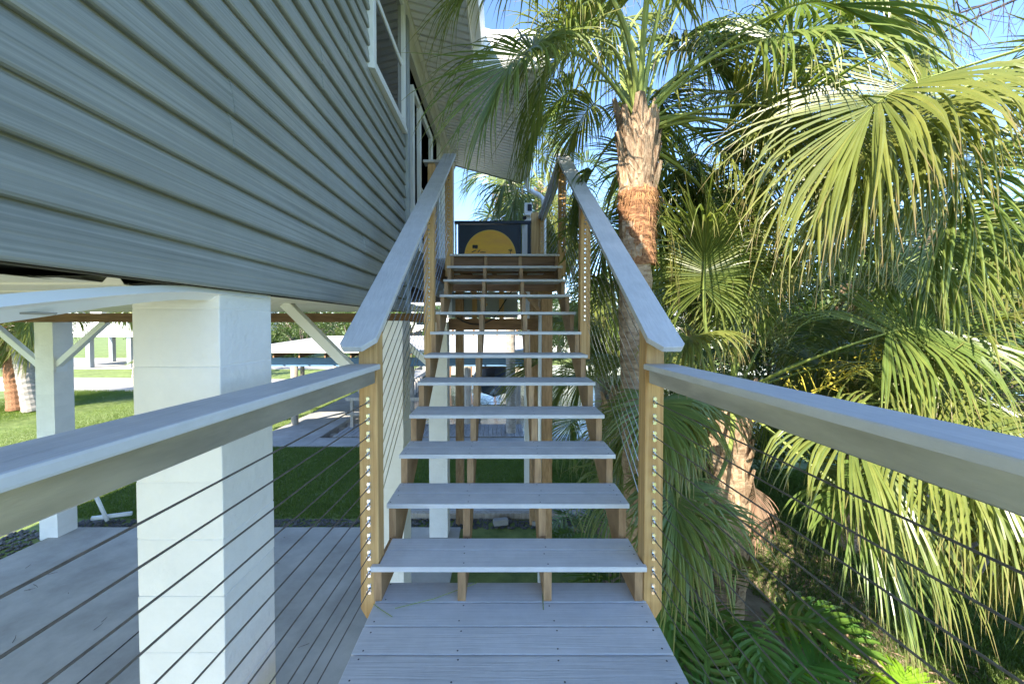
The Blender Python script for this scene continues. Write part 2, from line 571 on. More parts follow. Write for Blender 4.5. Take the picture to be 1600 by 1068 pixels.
# glazed doors beyond the corner
DX = WALLX - 0.03
door = part('sliding_door', MB().box(DX - .04, DX - .02, 4.0, 6.1, 4.46, 6.38), 'dark_glass', house)
for y0, y1, z0, z1 in ((4.30, 4.36, 4.46, 6.2), (4.64, 4.72, 4.46, 6.2), (5.38, 5.50, 4.46, 6.2), (6.05, 6.16, 4.46, 6.38), (4.36, 4.64, 6.14, 6.2), (4.72, 5.38, 6.12, 6.2),
                       (4.72, 5.38, 4.46, 4.58), (4.72, 5.38, 5.2, 5.24)):
    part('door_frame', MB().box(DX - .03, DX + .02, y0, y1, z0, z1), 'frame_white', door, .003)
part('door_header', MB().box(WALLX - .05, WALLX + .012, 3.976, HEND - .112, 6.385, 6.66), 'cream_panel', house)
part('wall_panel', MB().box(WALLX - .05, WALLX + .004, 6.17, HEND - .112, 4.4, 6.382), 'cream_panel', house)
# pitched eave: soffit panels, fascia, gutters
SZ, SSL = 6.70, -0.274
def sz(x): return SZ + SSL * (x - WALLX)
EN, EF, YSTEP = -0.33, 0.38, 4.25
y = -4.0
pw = 0.305
while y < HEND - 0.01:
    y1 = min(y + pw, HEND)
    if y < YSTEP < y1:
        y1 = YSTEP
    xe = EN if y < YSTEP - .001 else EF
    mb = MB()
    nb = 3
    for q in range(nb):
        a = y + (y1 - y) * q / nb
        c = y + (y1 - y) * (q + 1) / nb
        gz = 0.06
        for (u0, u1, dz0) in ((a, c - 0.034, 0.0), (c - 0.034, c, gz)):
            v = [(WALLX - .01, u0, sz(WALLX) + dz0), (xe, u0, sz(xe) + dz0), (xe, u1, sz(xe) + dz0), (WALLX - .01, u1, sz(WALLX) + dz0)]
            vt = [(p[0], p[1], p[2] + 0.075 - dz0) for p in v]
            mb.add(v + vt, [(0, 3, 2, 1), (4, 5, 6, 7), (0, 1, 5, 4), (1, 2, 6, 5), (2, 3, 7, 6), (3, 0, 4, 7)])
    part('soffit_panel', mb, 'vinyl', house)
    y = y1
part('frieze_trim', MB().prism([(WALLX + .014, SZ - .09), (WALLX + .05, SZ - .075), (WALLX + .05, SZ - .014), (WALLX + .014, SZ - .004)], 'y', -4.0, HEND), 'cream_panel', house)
for (xe, ya, yb) in ((EN, -4.0, YSTEP), (EF, YSTEP, HEND)):
    part('fascia', MB().box(xe + .001, xe + .022, ya, yb, sz(xe) - .012, sz(xe) + .20), 'vinyl', house, .003)
    gp = [(xe + .024, sz(xe) + .02), (xe + .115, sz(xe) + .02), (xe + .15, sz(xe) + .09), (xe + .155, sz(xe) + .15), (xe + .024, sz(xe) + .15)]
    part('gutter', MB().prism(gp, 'y', ya, yb - .02), 'frame_white' if xe > 0 else 'vinyl', house)
part('fascia', MB().box(EN + .025, EF, YSTEP - .02, YSTEP, sz(EF) - .01, sz(EN) + .2), 'vinyl', house)
part('rake_trim', MB().prism([(WALLX - .02, sz(WALLX) - .01), (EF + .02, sz(EF) - .012), (EF + .02, sz(EF) + .17), (WALLX - .02, sz(WALLX) + .18)], 'y', HEND, HEND + .03), 'trim_grey', house)
# roof
rf = MB()
RIDGE = -5.7
for (xe, ya, yb) in ((EN, -4.2, YSTEP), (EF, YSTEP, HEND + .1)):
    z0, z1 = sz(xe) + .21, SZ + .22 - SSL * (WALLX - RIDGE)
    p = [(xe + .06, z0 - .01), (RIDGE, z1), (-11.0, sz(EN) + .2), (-11.0, sz(EN) + .26), (RIDGE, z1 + .06), (xe + .06, z0 + .05)]
    rf.prism(p, 'y', ya, yb)
part('roof', rf, 'roof_grey', house)
gb = MB()
gb.prism([(-10.5, 6.68), (WALLX - .02, 6.68), (WALLX - .02, SZ + .19), (RIDGE, SZ + .2 - SSL * (WALLX - RIDGE)), (-10.5, 6.8)], 'y', HEND - .1, HEND)
part('gable', gb, 'cream_panel', house)
# downspout at the far eave
ds = MB()
ds.tube([(EF + .10, 7.45, sz(EF) + .05), (EF + .10, 7.45, sz(EF) - .12), (EF + .13, 7.45, sz(EF) - .2), (EF + .33, 7.45, sz(EF) - .3), (EF + .40, 7.45, sz(EF) - .37), (EF + .42, 7.45, sz(EF) - .5), (EF + .42, 7.45, 0.1)], 0.045, 8)
part('downspout', ds, 'frame_white', house, smooth=True)
# underside: ribbed ceiling panels and beams
def ceiling_panel(y0, y1, x0, x1, z, droop=0.0, m='cream_panel'):
    mb = MB()
    n = 10
    prof = [(0, 0), (.14, 0), (.16, .022), (.20, .022), (.22, 0), (.45, 0), (.47, .022), (.51, .022), (.53, 0), (.76, 0), (.78, .022), (.82, .022), (.84, 0), (1, 0)]
    rows = []
    for i in range(n + 1):
        t = i / n
        x = x0 + (x1 - x0) * t
        rows.append([(x, y0 + (y1 - y0) * p, z + h - droop * t * t * (0.4 + p * .6)) for p, h in prof])
    npf = len(prof)
    v = [p for r in rows for p in r]
    f = [(i * npf + k, i * npf + k + 1, (i + 1) * npf + k + 1, (i + 1) * npf + k) for i in range(n) for k in range(npf - 1)]
    vt = [(p[0], p[1], p[2] + .002) for p in v]
    o = len(v)
    mb.add(v + vt, f + [tuple(o + i for i in q[::-1]) for q in f])
    return part('ceiling_panel', mb, m, house)
for q in range(9):
    y0 = -1.6 + q * 0.9
    ceiling_panel(y0, y0 + .895, -10.4, WALLX - (.30 if y0 < 1.2 else .05), 3.80 if y0 > 1.2 else 3.735, {3: .01, 2: .012, 1: .02, 0: 0.02}.get(q, 0))
part('floor_band', MB().box(WALLX - .06, WALLX - .024, -4, 3.9, HB - .0, HB + .2), 'dark_core', house)
for yb in (6.45,):
    part('beam', MB().box(-10.4, WALLX - .03, yb, yb + .09, 3.63, 3.775), 'beam_wood', house)
part('beam', MB().box(-10.4, WALLX - .06, -2.0, -1.85, 3.6, 3.755), 'beam_wood', house)
# drooping starter trim along the bottom of the wall
tr = MB()
rows = []
for i in range(15):
    t = i / 14
    yy = 1.62 - 1.75 * t
    z0 = 3.712 - 0.17 * max(0, 1.25 - yy) ** 1.35
    xx = WALLX - .03 - .012 * math.sin(t * 5)
    q = .35 + .65 * min(1, t * 2.2)
    rows.append([(xx + .004, yy, z0 + .010), (xx + .014, yy, z0 - .014 * q), (xx - .002, yy, z0 - .022 * q), (xx - .03, yy, z0 - .052 * q), (xx - .033, yy, z0 - .05 * q), (xx - .008, yy, z0 - .018 * q)])
n = 6
tr.add([p for r in rows for p in r], [(i * n + k, i * n + (k + 1) % n, (i + 1) * n + (k + 1) % n, (i + 1) * n + k) for i in range(14) for k in range(n)])
lt = part('loose_trim', tr, 'frame_white', house)
sl = MB()
for i in range(5, 13):
    t = (i + .5) / 14
    yy = 1.62 - 1.75 * (t + .05)
    z0 = 3.712 - 0.17 * max(0, 1.25 - yy) ** 1.35
    xx = WALLX - .03 - .012 * math.sin((t + .05) * 5)
    sl.bar((xx - .0135, yy - .035, z0 - .0385), (xx - .0135, yy + .035, z0 - .0385), .003, .006, up=(1, 0, .9))
tag(part('nail_slot', sl, 'slot', lt), kind='stuff')

# block pillars, each block a piece
def pillar(x1, y0, w, top, z0=0.0, seed=0):
    p = part('pillar', MB().box(x1 - w + .002, x1 - .002, y0 + .002, y0 + w - .002, z0, top), 'block_paint', house)
    me = []
    for v in range(3):
        mb = MB()
        mb.box(-w / 2, w / 2, -w / 2, w / 2, 0.0015, .2015)
        me_ = mb.mesh('block', 'block_paint', 0.004, False, 2)
        me.append(me_)
    z = z0
    k = 0
    while z < top - .02:
        hgt = min(.203, top - z)
        o = inst('block', me[k % 3], p, (x1 - w / 2 + random.uniform(-.002, .002), y0 + w / 2 + random.uniform(-.002, .002), z),
                 (0, 0, random.choice((0, 1, 2, 3)) * math.pi / 2 + random.uniform(-.004, .004)), (1, 1, hgt / .203))
        z += .203
        k += 1
    return p
PW = .305
pillar(-.982, 1.36, PW, 3.73)
pillar(-.945, 3.72, PW, 3.63)
pillar(-.90, 6.42, PW, 3.63)
pillar(-7.39, 6.42, PW, 3.63)
pillar(-4.15, 9.4, .28, 3.63) if False else None
for (a, c) in (((-7.40, 6.50, 2.92), (-6.58, 6.50, 3.64)), ((-7.70, 6.50, 2.92), (-8.5, 6.50, 3.62)), ((-1.24, 3.80, 2.93), (-2.10, 3.80, 3.80)), ((-1.2, 6.5, 2.92), (-1.98, 6.5, 3.64))):
    part('brace', MB().bar(a, c, .09, .09, up=(0, 1, 0)), 'white_paint', house, .004)
part('bracket_plate', MB().box(-7.388, -7.38, 6.45, 6.62, 2.80, 3.02), 'white_paint', house, .002)

# PVC stand by the far pillar
pv = thing('pipe_stand', 'white plastic pipe leaning beside the far white pillar', 'pipe', (-7.1, 6.9, 0))
part('upright', MB().tube([(-7.28, 6.9, .62), (-7.10, 6.95, 0.06)], .03, 8), 'frame_white', pv, smooth=True)
part('foot', MB().tube([(-7.35, 6.92, .12), (-6.85, 7.15, .10)], .04, 8), 'frame_white', pv, smooth=True)

# ------------------------------------------------------------------ stairs and decks
ND, RUN, RISE, T1Y, T1Z = 12, 0.261, 0.1817, 1.836, 2.442
def ty(k): return T1Y + RUN * (k - 1)
def tz(k): return T1Z + RISE * (k - 1)
XL, XR = -0.626, 0.694
DECKZ = T1Z - RISE
PXL, PXR, PWD = -0.640, 0.732, 0.089
stair = thing('staircase', 'open grey composite stairs on wooden stringers climbing beside the house', 'stairs', (0.03, 1.9, 0))
screws = {}
def board(parent, x0, x1, y0, y1, zt, th=.025, matn='composite', bev=.004, name='tread_board'):
    return part(name, MB().box(x0, x1, y0, y1, zt - th, zt), matn, parent, bev, seg=2)
def screw_mesh(pts):
    mb = MB()
    for x, y, z in pts:
        v = [(x + .0042 * math.cos(t), y + .0042 * math.sin(t), z) for t in [i * math.pi / 3 for i in range(6)]]
        mb.add(v, [tuple(range(6))])
    return mb
STR_X = (-0.600, -0.194, 0.222, 0.662)
for k in range(1, ND + 1):
    y0, z = ty(k), tz(k)
    if k in (1, 7):
        # notched round the posts: front board has ears, rear part is narrower
        xi0, xi1 = PXL + PWD / 2 + .004, PXR - PWD / 2 - .004
        poly = [(XL, y0), (XR, y0), (XR, y0 + .026), (xi1, y0 + .026), (xi1, y0 + .14), (xi0, y0 + .14), (xi0, y0 + .026), (XL, y0 + .026)]
        f = part('tread_board', MB().prism(poly, 'z', z - .025, z), 'composite', stair, .003, seg=2)
        r = board(stair, xi0, xi1, y0 + .144, y0 + .282 - (.03 if k == 1 else 0), z)
    else:
        f = board(stair, XL, XR, y0, y0 + .14, z)
        r = board(stair, XL, XR, y0 + .144, y0 + .282, z)
    if k == ND:
        pass
    pts = []
    for sx in STR_X:
        for yy in (.03, .11, .172, .252):
            pts.append((sx + random.uniform(-.012, .012), y0 + yy + random.uniform(-.006, .006), z + .0006))
    tag(part('screw', screw_mesh(pts), 'screw', f), kind='stuff')
for sx in STR_X:
    top, zt = [], -.0255
    fy = .022
    poly = [(ty(1) + fy, DECKZ + .002)]
    for k in range(1, ND + 1):
        poly.append((ty(k) + fy, tz(k) + zt))
        if k < ND:
            poly.append((ty(k + 1) + fy, tz(k) + zt))
    yend = ty(ND) + .06
    poly += [(yend, tz(ND) + zt), (yend, tz(ND) - .34)]
    sl_ = RISE / RUN
    ybot = ty(1) + fy + .30
    poly += [(ybot, DECKZ + .002 + max(0, 0)), ]
    # underside line parallel to the pitch
    zz = tz(ND) - .34 - sl_ * (yend - ybot)
    if zz > DECKZ:
        poly[-1] = (ybot, zz)
        poly.append((ybot - .02, DECKZ + .002))
    else:
        yb2 = yend - (tz(ND) - .34 - DECKZ - .002) / sl_
        poly[-1] = (yb2, DECKZ + .002)
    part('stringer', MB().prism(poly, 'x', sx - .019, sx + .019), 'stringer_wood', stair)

# lower deck
deck = thing('lower_landing', 'grey composite landing in the foreground at the foot of the stairs', 'deck', (0.03, 0.6, 0))
DX0, DX1 = -0.612, 0.700
y = 1.849 + .148 - .005
edges = [1.849 + .149 - .149 * i for i in range(20)]
pts = []
for i, ye in enumerate(edges):
    board(deck, DX0 + random.uniform(-.002, .002), DX1 + random.uniform(-.002, .002), ye - .1435, ye - .0015, DECKZ, .025, name='deck_board')
    for sx in (-.575, -.185, .235, .66):
        for q in (.025, .12):
            pts.append((sx + random.uniform(-.012, .012), ye - q + random.uniform(-.008, .008), DECKZ + .0007))
tag(part('screw', screw_mesh(pts), 'screw', deck), kind='stuff')
for sx in (-.575, -.185, .235, .66):
    part('joist', MB().box(sx - .019, sx + .019, -1.0, 1.99, DECKZ - .22, DECKZ - .026), 'stringer_wood', deck)
part('rim_joist', MB().box(DX0 + .01, DX1 - .01, 1.992, 2.03, DECKZ - .22, DECKZ - .026), 'stringer_wood', deck)
for sx in (-.52, .61):
    for yy in (-.6, 1.7):
        part('support_post', MB().box(sx - .045, sx + .045, yy, yy + .09, 0, DECKZ - .03), 'post_wood', deck)

# upper landing
up = thing('upper_landing', 'wooden landing at the head of the stairs outside the glazed doors', 'deck', (0, 6, 0))
LZ = tz(ND)
ys = ty(ND) + .286
i = 0
while ys < 7.25:
    board(up, WALLX + .03, .78, ys, ys + .142, LZ, .025, name='deck_board')
    ys += .147
    i += 1
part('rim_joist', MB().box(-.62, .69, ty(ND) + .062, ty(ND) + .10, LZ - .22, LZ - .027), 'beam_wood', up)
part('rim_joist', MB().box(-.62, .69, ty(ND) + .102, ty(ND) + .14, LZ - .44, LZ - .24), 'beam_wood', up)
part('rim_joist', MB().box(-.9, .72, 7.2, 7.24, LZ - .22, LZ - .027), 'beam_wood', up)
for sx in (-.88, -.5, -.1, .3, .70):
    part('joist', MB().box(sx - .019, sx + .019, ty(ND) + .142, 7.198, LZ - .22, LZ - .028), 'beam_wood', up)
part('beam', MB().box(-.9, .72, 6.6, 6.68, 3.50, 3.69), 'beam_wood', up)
for (x, y_) in ((.50, 4.92), (.50, 6.9), (-.82, 6.9)):
    part('support_post', MB().box(x, x + .14, y_, y_ + .14, 0, LZ - .225), 'stringer_wood', up, .004)
part('knee_brace', MB().bar((.50, 5.0, 3.75), (.12, 5.0, 4.18), .04, .09, up=(0, 1, 0)), 'stringer_wood', up)
part('knee_brace', MB().bar((-.55, 5.3, 4.18), (-.2, 5.3, 3.85), .04, .09, up=(0, 1, 0)), 'stringer_wood', up)
part('backing_panel', MB().box(-.93, .3, 7.3, 7.33, 3.72, 4.2), 'trim_grey', up)
for x in (-.55, -.05):
    part('hanger_post', MB().box(x, x + .09, 7.25, 7.29, 3.5, LZ - .03), 'post_wood', up)
cb = MB()
cb.tube([(-.75 + .95 * t, 6.55, 3.70 - .11 * math.sin(math.pi * min(1, t * 1.5)) + max(0, t - .66) * 1.5) for t in [i / 14 for i in range(15)]], .012, 6)
tag(single('hanging_cable', cb, 'black_print', smooth=True), 'black cable sagging below the upper landing behind the stair treads', 'cable')
pipe = MB()
pipe.tube([(.475, 4.86, .0), (.475, 4.86, 3.75)], .022, 8)
tag(single('conduit', pipe, 'frame_white', smooth=True), 'thin white conduit running up beside the wooden post behind the stairs', 'pipe')

# ------------------------------------------------------------------ railings
fit_mb = MB()
fit_mb.box(-.0075, .0075, -.003, 0, -.025, .025)
for zz in (-.0165, .0165):
    fit_mb.tube([(0, -.0028, zz), (0, -.0075, zz)], .0088, 10)
fit_mb.tube([(0, -.003, 0), (0, -.012, 0)], .0065, 8, 1)
fit_mb.tube([(0, -.012, 0), (0, -.026, 0)], [.0085, .0075], 8, 0)
fit_mb.tube([(0, -.026, 0), (0, -.036, 0)], .0048, 6, 1)
FIT = fit_mb.mesh('cable_fitting', ['steel', 'cable'], 0)
dot = MB()
dot.tube([(0, .001, 0), (0, -.006, 0)], .008, 8)
DOT = dot.mesh('cable_ferrule', 'steel')
SL = RISE / RUN
PY = [ty(1) + .027, ty(7) + .027, ty(12) + .027]
CAPW, CAPT = .15, .028
CAPZ0 = 3.49 + .01
CAPY0 = 1.70
def capz(y): return CAPZ0 + SL * (y - CAPY0)


def stair_rail(px, side, label):
    r = thing('stair_railing', label, 'railing', (px, PY[0], DECKZ), 'railings up the stairs')
    # posts
    bots = [2.17, tz(6) - .06, tz(11) - .08]
    for i, py in enumerate(PY):
        topz = capz(py) - CAPT * 1.25 - .004
        mb = MB()
        x0, x1 = px - PWD / 2, px + PWD / 2
        y0, y1 = py, py + PWD
        zb = bots[i]
        c = .05 if i == 0 else .0
        if i == 0:
            xa, xb = (x0, x1)
            if side > 0:
                poly = [(xa, zb + .045), (xa + .03, zb), (xb - .028, zb), (xb, zb + .05), (xb, topz), (xa, topz)]
            else:
                poly = [(xa, zb + .05), (xa + .028, zb), (xb - .03, zb), (xb, zb + .045), (xb, topz), (xa, topz)]
            mb.prism(poly, 'y', y0, y1)
        else:
            mb.box(x0, x1, y0, y1, zb, topz)
        # sloped top
        for n_, v in enumerate(mb.v):
            if abs(v[2] - topz) < 1e-6 and v[1] > y0 + .01:
                mb.v[n_] = (v[0], v[1], v[2] + SL * PWD)
        part('post', mb, 'post_wood', r, .0035)
    # handrail board with clipped inner corner
    xo, xi = px + side * CAPW / 2, px - side * CAPW / 2
    ya, yb = CAPY0, PY[2] + PWD + .03
    plan = [(xo, ya), (xi + side * .05, ya), (xi, ya + .055), (xi, yb), (xo, yb)]
    plan = [(xo - side * .0, ya + .02), (xo - side * .018, ya)] + plan[1:]
    v = [(x, y, capz(y)) for x, y in plan] + [(x, y + .018, capz(y) - CAPT * 1.0 + .005) for x, y in plan]
    k = len(plan)
    f = [tuple(range(k)), tuple(range(k, 2 * k))[::-1]] + [(q, k + q, k + (q + 1) % k, (q + 1) % k) for q in range(k)]
    cap = part('handrail', MB().add(v, f), 'composite_y', r, .003, seg=2)
    part('rail_tube', MB().bar((px, ya + .09, capz(ya + .09) - .052), (px, yb - .06, capz(yb - .06) - .052), .05, .038), 'composite_dark', r, .003)
    # sloping cables, twelve strands between the posts
    for c_ in range(12):
        off = -.14 - c_ * .0835 * 1.0
        pts_ = []
        y0, y1 = PY[0] + PWD - .005, PY[2]
        z0 = capz(y0) + off
        if z0 < DECKZ - .1: z0 = DECKZ - .1
        part('cable', MB().tube([(px, y0, capz(y0) + off), (px, PY[1], capz(PY[1]) + off)], .0026, 5), 'steel', r)
        part('cable', MB().tube([(px, PY[1] + PWD, capz(PY[1] + PWD) + off), (px, y1, capz(y1) + off)], .0026, 5), 'steel', r)
        for i in (1, 2):
            for dz in (0, .034):
                zf = capz(PY[i]) + off + dz - .01
                inst('cable_ferrule', DOT, r, (px - side * .004, PY[i] - .001, zf))
    return r


stair_rail(PXL, -1, 'stair railing on the house side with grey cap and steel cables')
stair_rail(PXR, 1, 'stair railing on the palm tree side with grey cap and steel cables')


def deck_rail(px, side, label, xin_far, xin_near):
    r = thing('landing_railing', label, 'railing', (px, 0.5, DECKZ), 'railings along the lower landing')
    ya, yb = PY[0] - .004, -1.0
    zt = 3.41
    def xi(y): return xin_far + (xin_near - xin_far) * (ya - y) / (ya - .5)
    wid = .15
    plan = [(xi(ya), ya), (xi(ya) + side * .012, ya), (xi(ya) + side * wid, ya), (xi(yb) + side * wid, yb), (xi(yb), yb)]
    v = [(x, y, zt) for x, y in plan] + [(x, y, zt - .026) for x, y in plan]
    k = len(plan)
    f = [tuple(range(k)), tuple(range(k, 2 * k))[::-1]] + [(q, k + q, k + (q + 1) % k, (q + 1) % k) for q in range(k)]
    part('rail_cap', MB().add(v, f), 'composite_y', r, .006, seg=2)
    part('rail_tube', MB().bar((xi(ya) + side * .045, ya - .02, zt - .027 - .031), (xi(yb) + side * .045, yb, zt - .027 - .031), .05, .062), 'aluminium', r, .003)
    part('post', MB().box(px - PWD / 2, px + PWD / 2, -1.1, -1.1 + PWD, 2.1, zt - .04), 'post_wood', r, .003)
    for c_ in range(12):
        z = 3.226 - c_ * .0823
        part('cable', MB().tube([(px, PY[0] - .03, z), (xi(-1.0) + side * .045, -1.0, z)], .0026, 6), 'cable', r)
        inst('cable_fitting', FIT, r, (px, PY[0] - .0005, z), (0, 0, 0))
    return r


deck_rail(PXL, -1, 'level railing with grey cap running along the left side of the landing', -.578, -.635)
deck_rail(PXR, 1, 'level railing with grey cap running along the right side of the landing', .675, .735)

# railing round the upper landing
ur = thing('upper_railing', 'cable railing along the outer edge of the upper landing', 'railing', (.74, 6, LZ))
UZ = LZ + 1.10
part('post', MB().box(.54, .67, 7.12, 7.25, LZ - .3, UZ + .08), 'post_wood', ur, .004)
part('post', MB().box(.68, .77, 7.14, 7.23, LZ - .3, UZ - .03), 'post_wood', ur, .004)
part('rail_cap', MB().add([(PXR - .06, PY[2] + .12, UZ + .07), (PXR + .085, PY[2] + .12, UZ + .07), (.80, 7.25, UZ), (.66, 7.25, UZ)] + [(PXR - .06, PY[2] + .12, UZ + .04), (PXR + .085, PY[2] + .12, UZ + .04), (.80, 7.25, UZ - .03), (.66, 7.25, UZ - .03)],
                        [(0, 1, 2, 3), (7, 6, 5, 4), (0, 4, 5, 1), (1, 5, 6, 2), (2, 6, 7, 3), (3, 7, 4, 0)]), 'composite_y', ur)
part('rail_tube', MB().bar((PXR + .01, PY[2] + .12, UZ + .01), (.725, 7.12, UZ - .055), .04, .05), 'trim_grey', ur)
for c_ in range(12):
    z = UZ - .12 - c_ * .082
    part('cable', MB().tube([(PXR, PY[2] + PWD, z + .04), (.725, 7.14, z)], .0026, 5), 'steel', ur)
    inst('cable_ferrule', DOT, ur, (.725, 7.139, z))
# short return rail to the wall at the stair head
sr = thing('return_railing', 'short railing between the stair head and the glazed door', 'railing', (-.85, PY[2] + .1, LZ))
part('rail_cap', MB().box(WALLX - .10 + .1, PXL - PWD / 2 - .035, PY[2] + .02, PY[2] + .16, UZ + .01, UZ + .04), 'composite', sr, .003)
part('post', MB().box(-.90, -.81, PY[2] + .05, PY[2] + .14, LZ - .2, UZ + .005), 'post_wood', sr, .003)

# sunset panel at the end of the landing
sg = thing('sunset_panel', 'navy panel with an orange setting sun at the far end of the upper landing', 'sign', (-.1, 7.2, LZ))
SY = 7.16
part('top_rail', MB().box(-.862, .535, SY - .02, SY + .05, 5.42, 5.475), 'navy', sg, .003)
part('panel', MB().box(-.79, .34, SY + .012, SY + .03, LZ + .02, 5.415), 'navy', sg)
for x0, x1 in ((-.80, -.765), (.315, .35), (.47, .53)):
    part('stile', MB().box(x0, x1, SY - .01, SY + .045, LZ + .01, 5.419), 'navy', sg, .003)
part('side_post', MB().box(-.86, -.825, SY, SY + .04, LZ, 5.419), 'frame_white', sg)
part('side_post', MB().box(.375, .43, SY + .05, SY + .09, LZ, 5.419), 'frame_white', sg)
SCX, SCZ, SR = -.212, 4.845, .470
def disc(r, y, z0):
    v = []
    for q in range(65):
        t = math.pi * 2 * q / 64
        v.append((SCX + r * math.cos(t), y, max(z0, SCZ + r * math.sin(t))))
    return v
def plate(poly, y, m, th=.004):
    mb = MB()
    n = len(poly)
    v = [(x, y, z) for x, z in poly] + [(x, y + th, z) for x, z in poly]
    mb.add(v, [tuple(range(n)), tuple(range(n, 2 * n))[::-1]] + [(i, n + i, n + (i + 1) % n, (i + 1) % n) for i in range(n)])
    return mb
circ = lambda r: [(SCX + r * math.cos(math.pi * 2 * q / 64), max(LZ + .04, SCZ + r * math.sin(math.pi * 2 * q / 64))) for q in range(64)]
part('sun_rim', plate(circ(SR), SY + .006, 'sun_rim'), 'sun_rim', sg)
part('sun_disc', plate(circ(SR - .018), SY + .001, 'sun_orange'), 'sun_orange', sg)
pxm = 1 / 610 * SY
def pp(u, v): return ((u - 784) * pxm, CAMZ - (v - 506) * pxm)
flag = [pp(738.3, 383.8), pp(740.5, 383.0), pp(743, 383.5), pp(745, 383.2), pp(747, 384.0), pp(746.6, 388.8), pp(744, 389.2), pp(741, 388.2), pp(738.6, 389)]
part('flag_mark', plate(flag, SY - .003, 0, .003), 'black_print', sg)
for st in ([(736.5, 394.8), (740, 392.6), (744, 391.0), (744.5, 391.8), (741, 393.6), (738, 395.2)], [(746, 394.8), (748, 392.3), (750.5, 390.2), (750, 391.8), (748, 394.2)],
           [(750.5, 394.2), (754, 393.9), (759, 394.3), (759, 395.2), (750.5, 395.2)]):
    part('brush_mark', plate([pp(*q) for q in st], SY - .003, 0, .003), 'black_print', sg)
cx_, cz_ = 797.5, 391.6
for a in (20, 65, 120, 165, 215, 330):
    t = R(a)
    L_ = 3.9
    q = [(cx_, cz_), (cx_ + L_ * .5 * math.cos(t) - .5 * math.sin(t), cz_ - L_ * .5 * math.sin(t) - .6), (cx_ + L_ * math.cos(t), cz_ - L_ * math.sin(t) + .7), (cx_ + L_ * .5 * math.cos(t) + .4 * math.sin(t), cz_ - L_ * .5 * math.sin(t) + .5)]
    part('palm_mark', plate([pp(*p_) for p_ in q], SY - .003, 0, .003), 'black_print', sg)
part('palm_mark', plate([pp(*p_) for p_ in [(797, 391.5), (798, 391.5), (798.4, 402), (797.2, 402)]], SY - .003, 0, .003), 'black_print', sg)

fl = thing('security_light', 'white security light with black lens on a white post beyond the landing', 'light', (.50, 7.5, 0))
part('post', MB().box(.44, .56, 7.55, 7.62, 0, 5.72), 'frame_white', fl, .004)
part('housing', MB().box(.43, .58, 7.46, 7.54, 5.66, 5.90), 'frame_white', fl, .01)
part('lens', MB().box(.49, .572, 7.45, 7.458, 5.74, 5.87), 'black_print', fl)
part('sensor', MB().tube([(.43, 7.5, 5.62), (.43, 7.42, 5.60)], .04, 8), 'black_print', fl)

# loose needles on the deck
for a, b_, c_, lab in (((-.50, 1.80, .012), (-.33, 1.86, .014), (-.13, 1.97, .018), 'long dry green needle lying across the landing below the first tread'),
                       ((-.61, 1.83, .01), (-.56, 1.79, .012), (-.50, 1.755, .006), 'short dry needle at the foot of the house-side post'),
                       ((.195, 1.80, .006), (.20, 1.87, .010), (.21, 1.96, .01), 'thin needle lying between the inner stringers on the landing')):
    mb = MB().tube([Vector(q) + Vector((0, 0, DECKZ - .003)) for q in (a, b_, c_)], .0022, 4)
    single('needle', mb, 'stalk', lab, 'needle')

# ------------------------------------------------------------------ palms
def norm(a):
    return a / (np.linalg.norm(a, axis=-1, keepdims=True) + 1e-9)


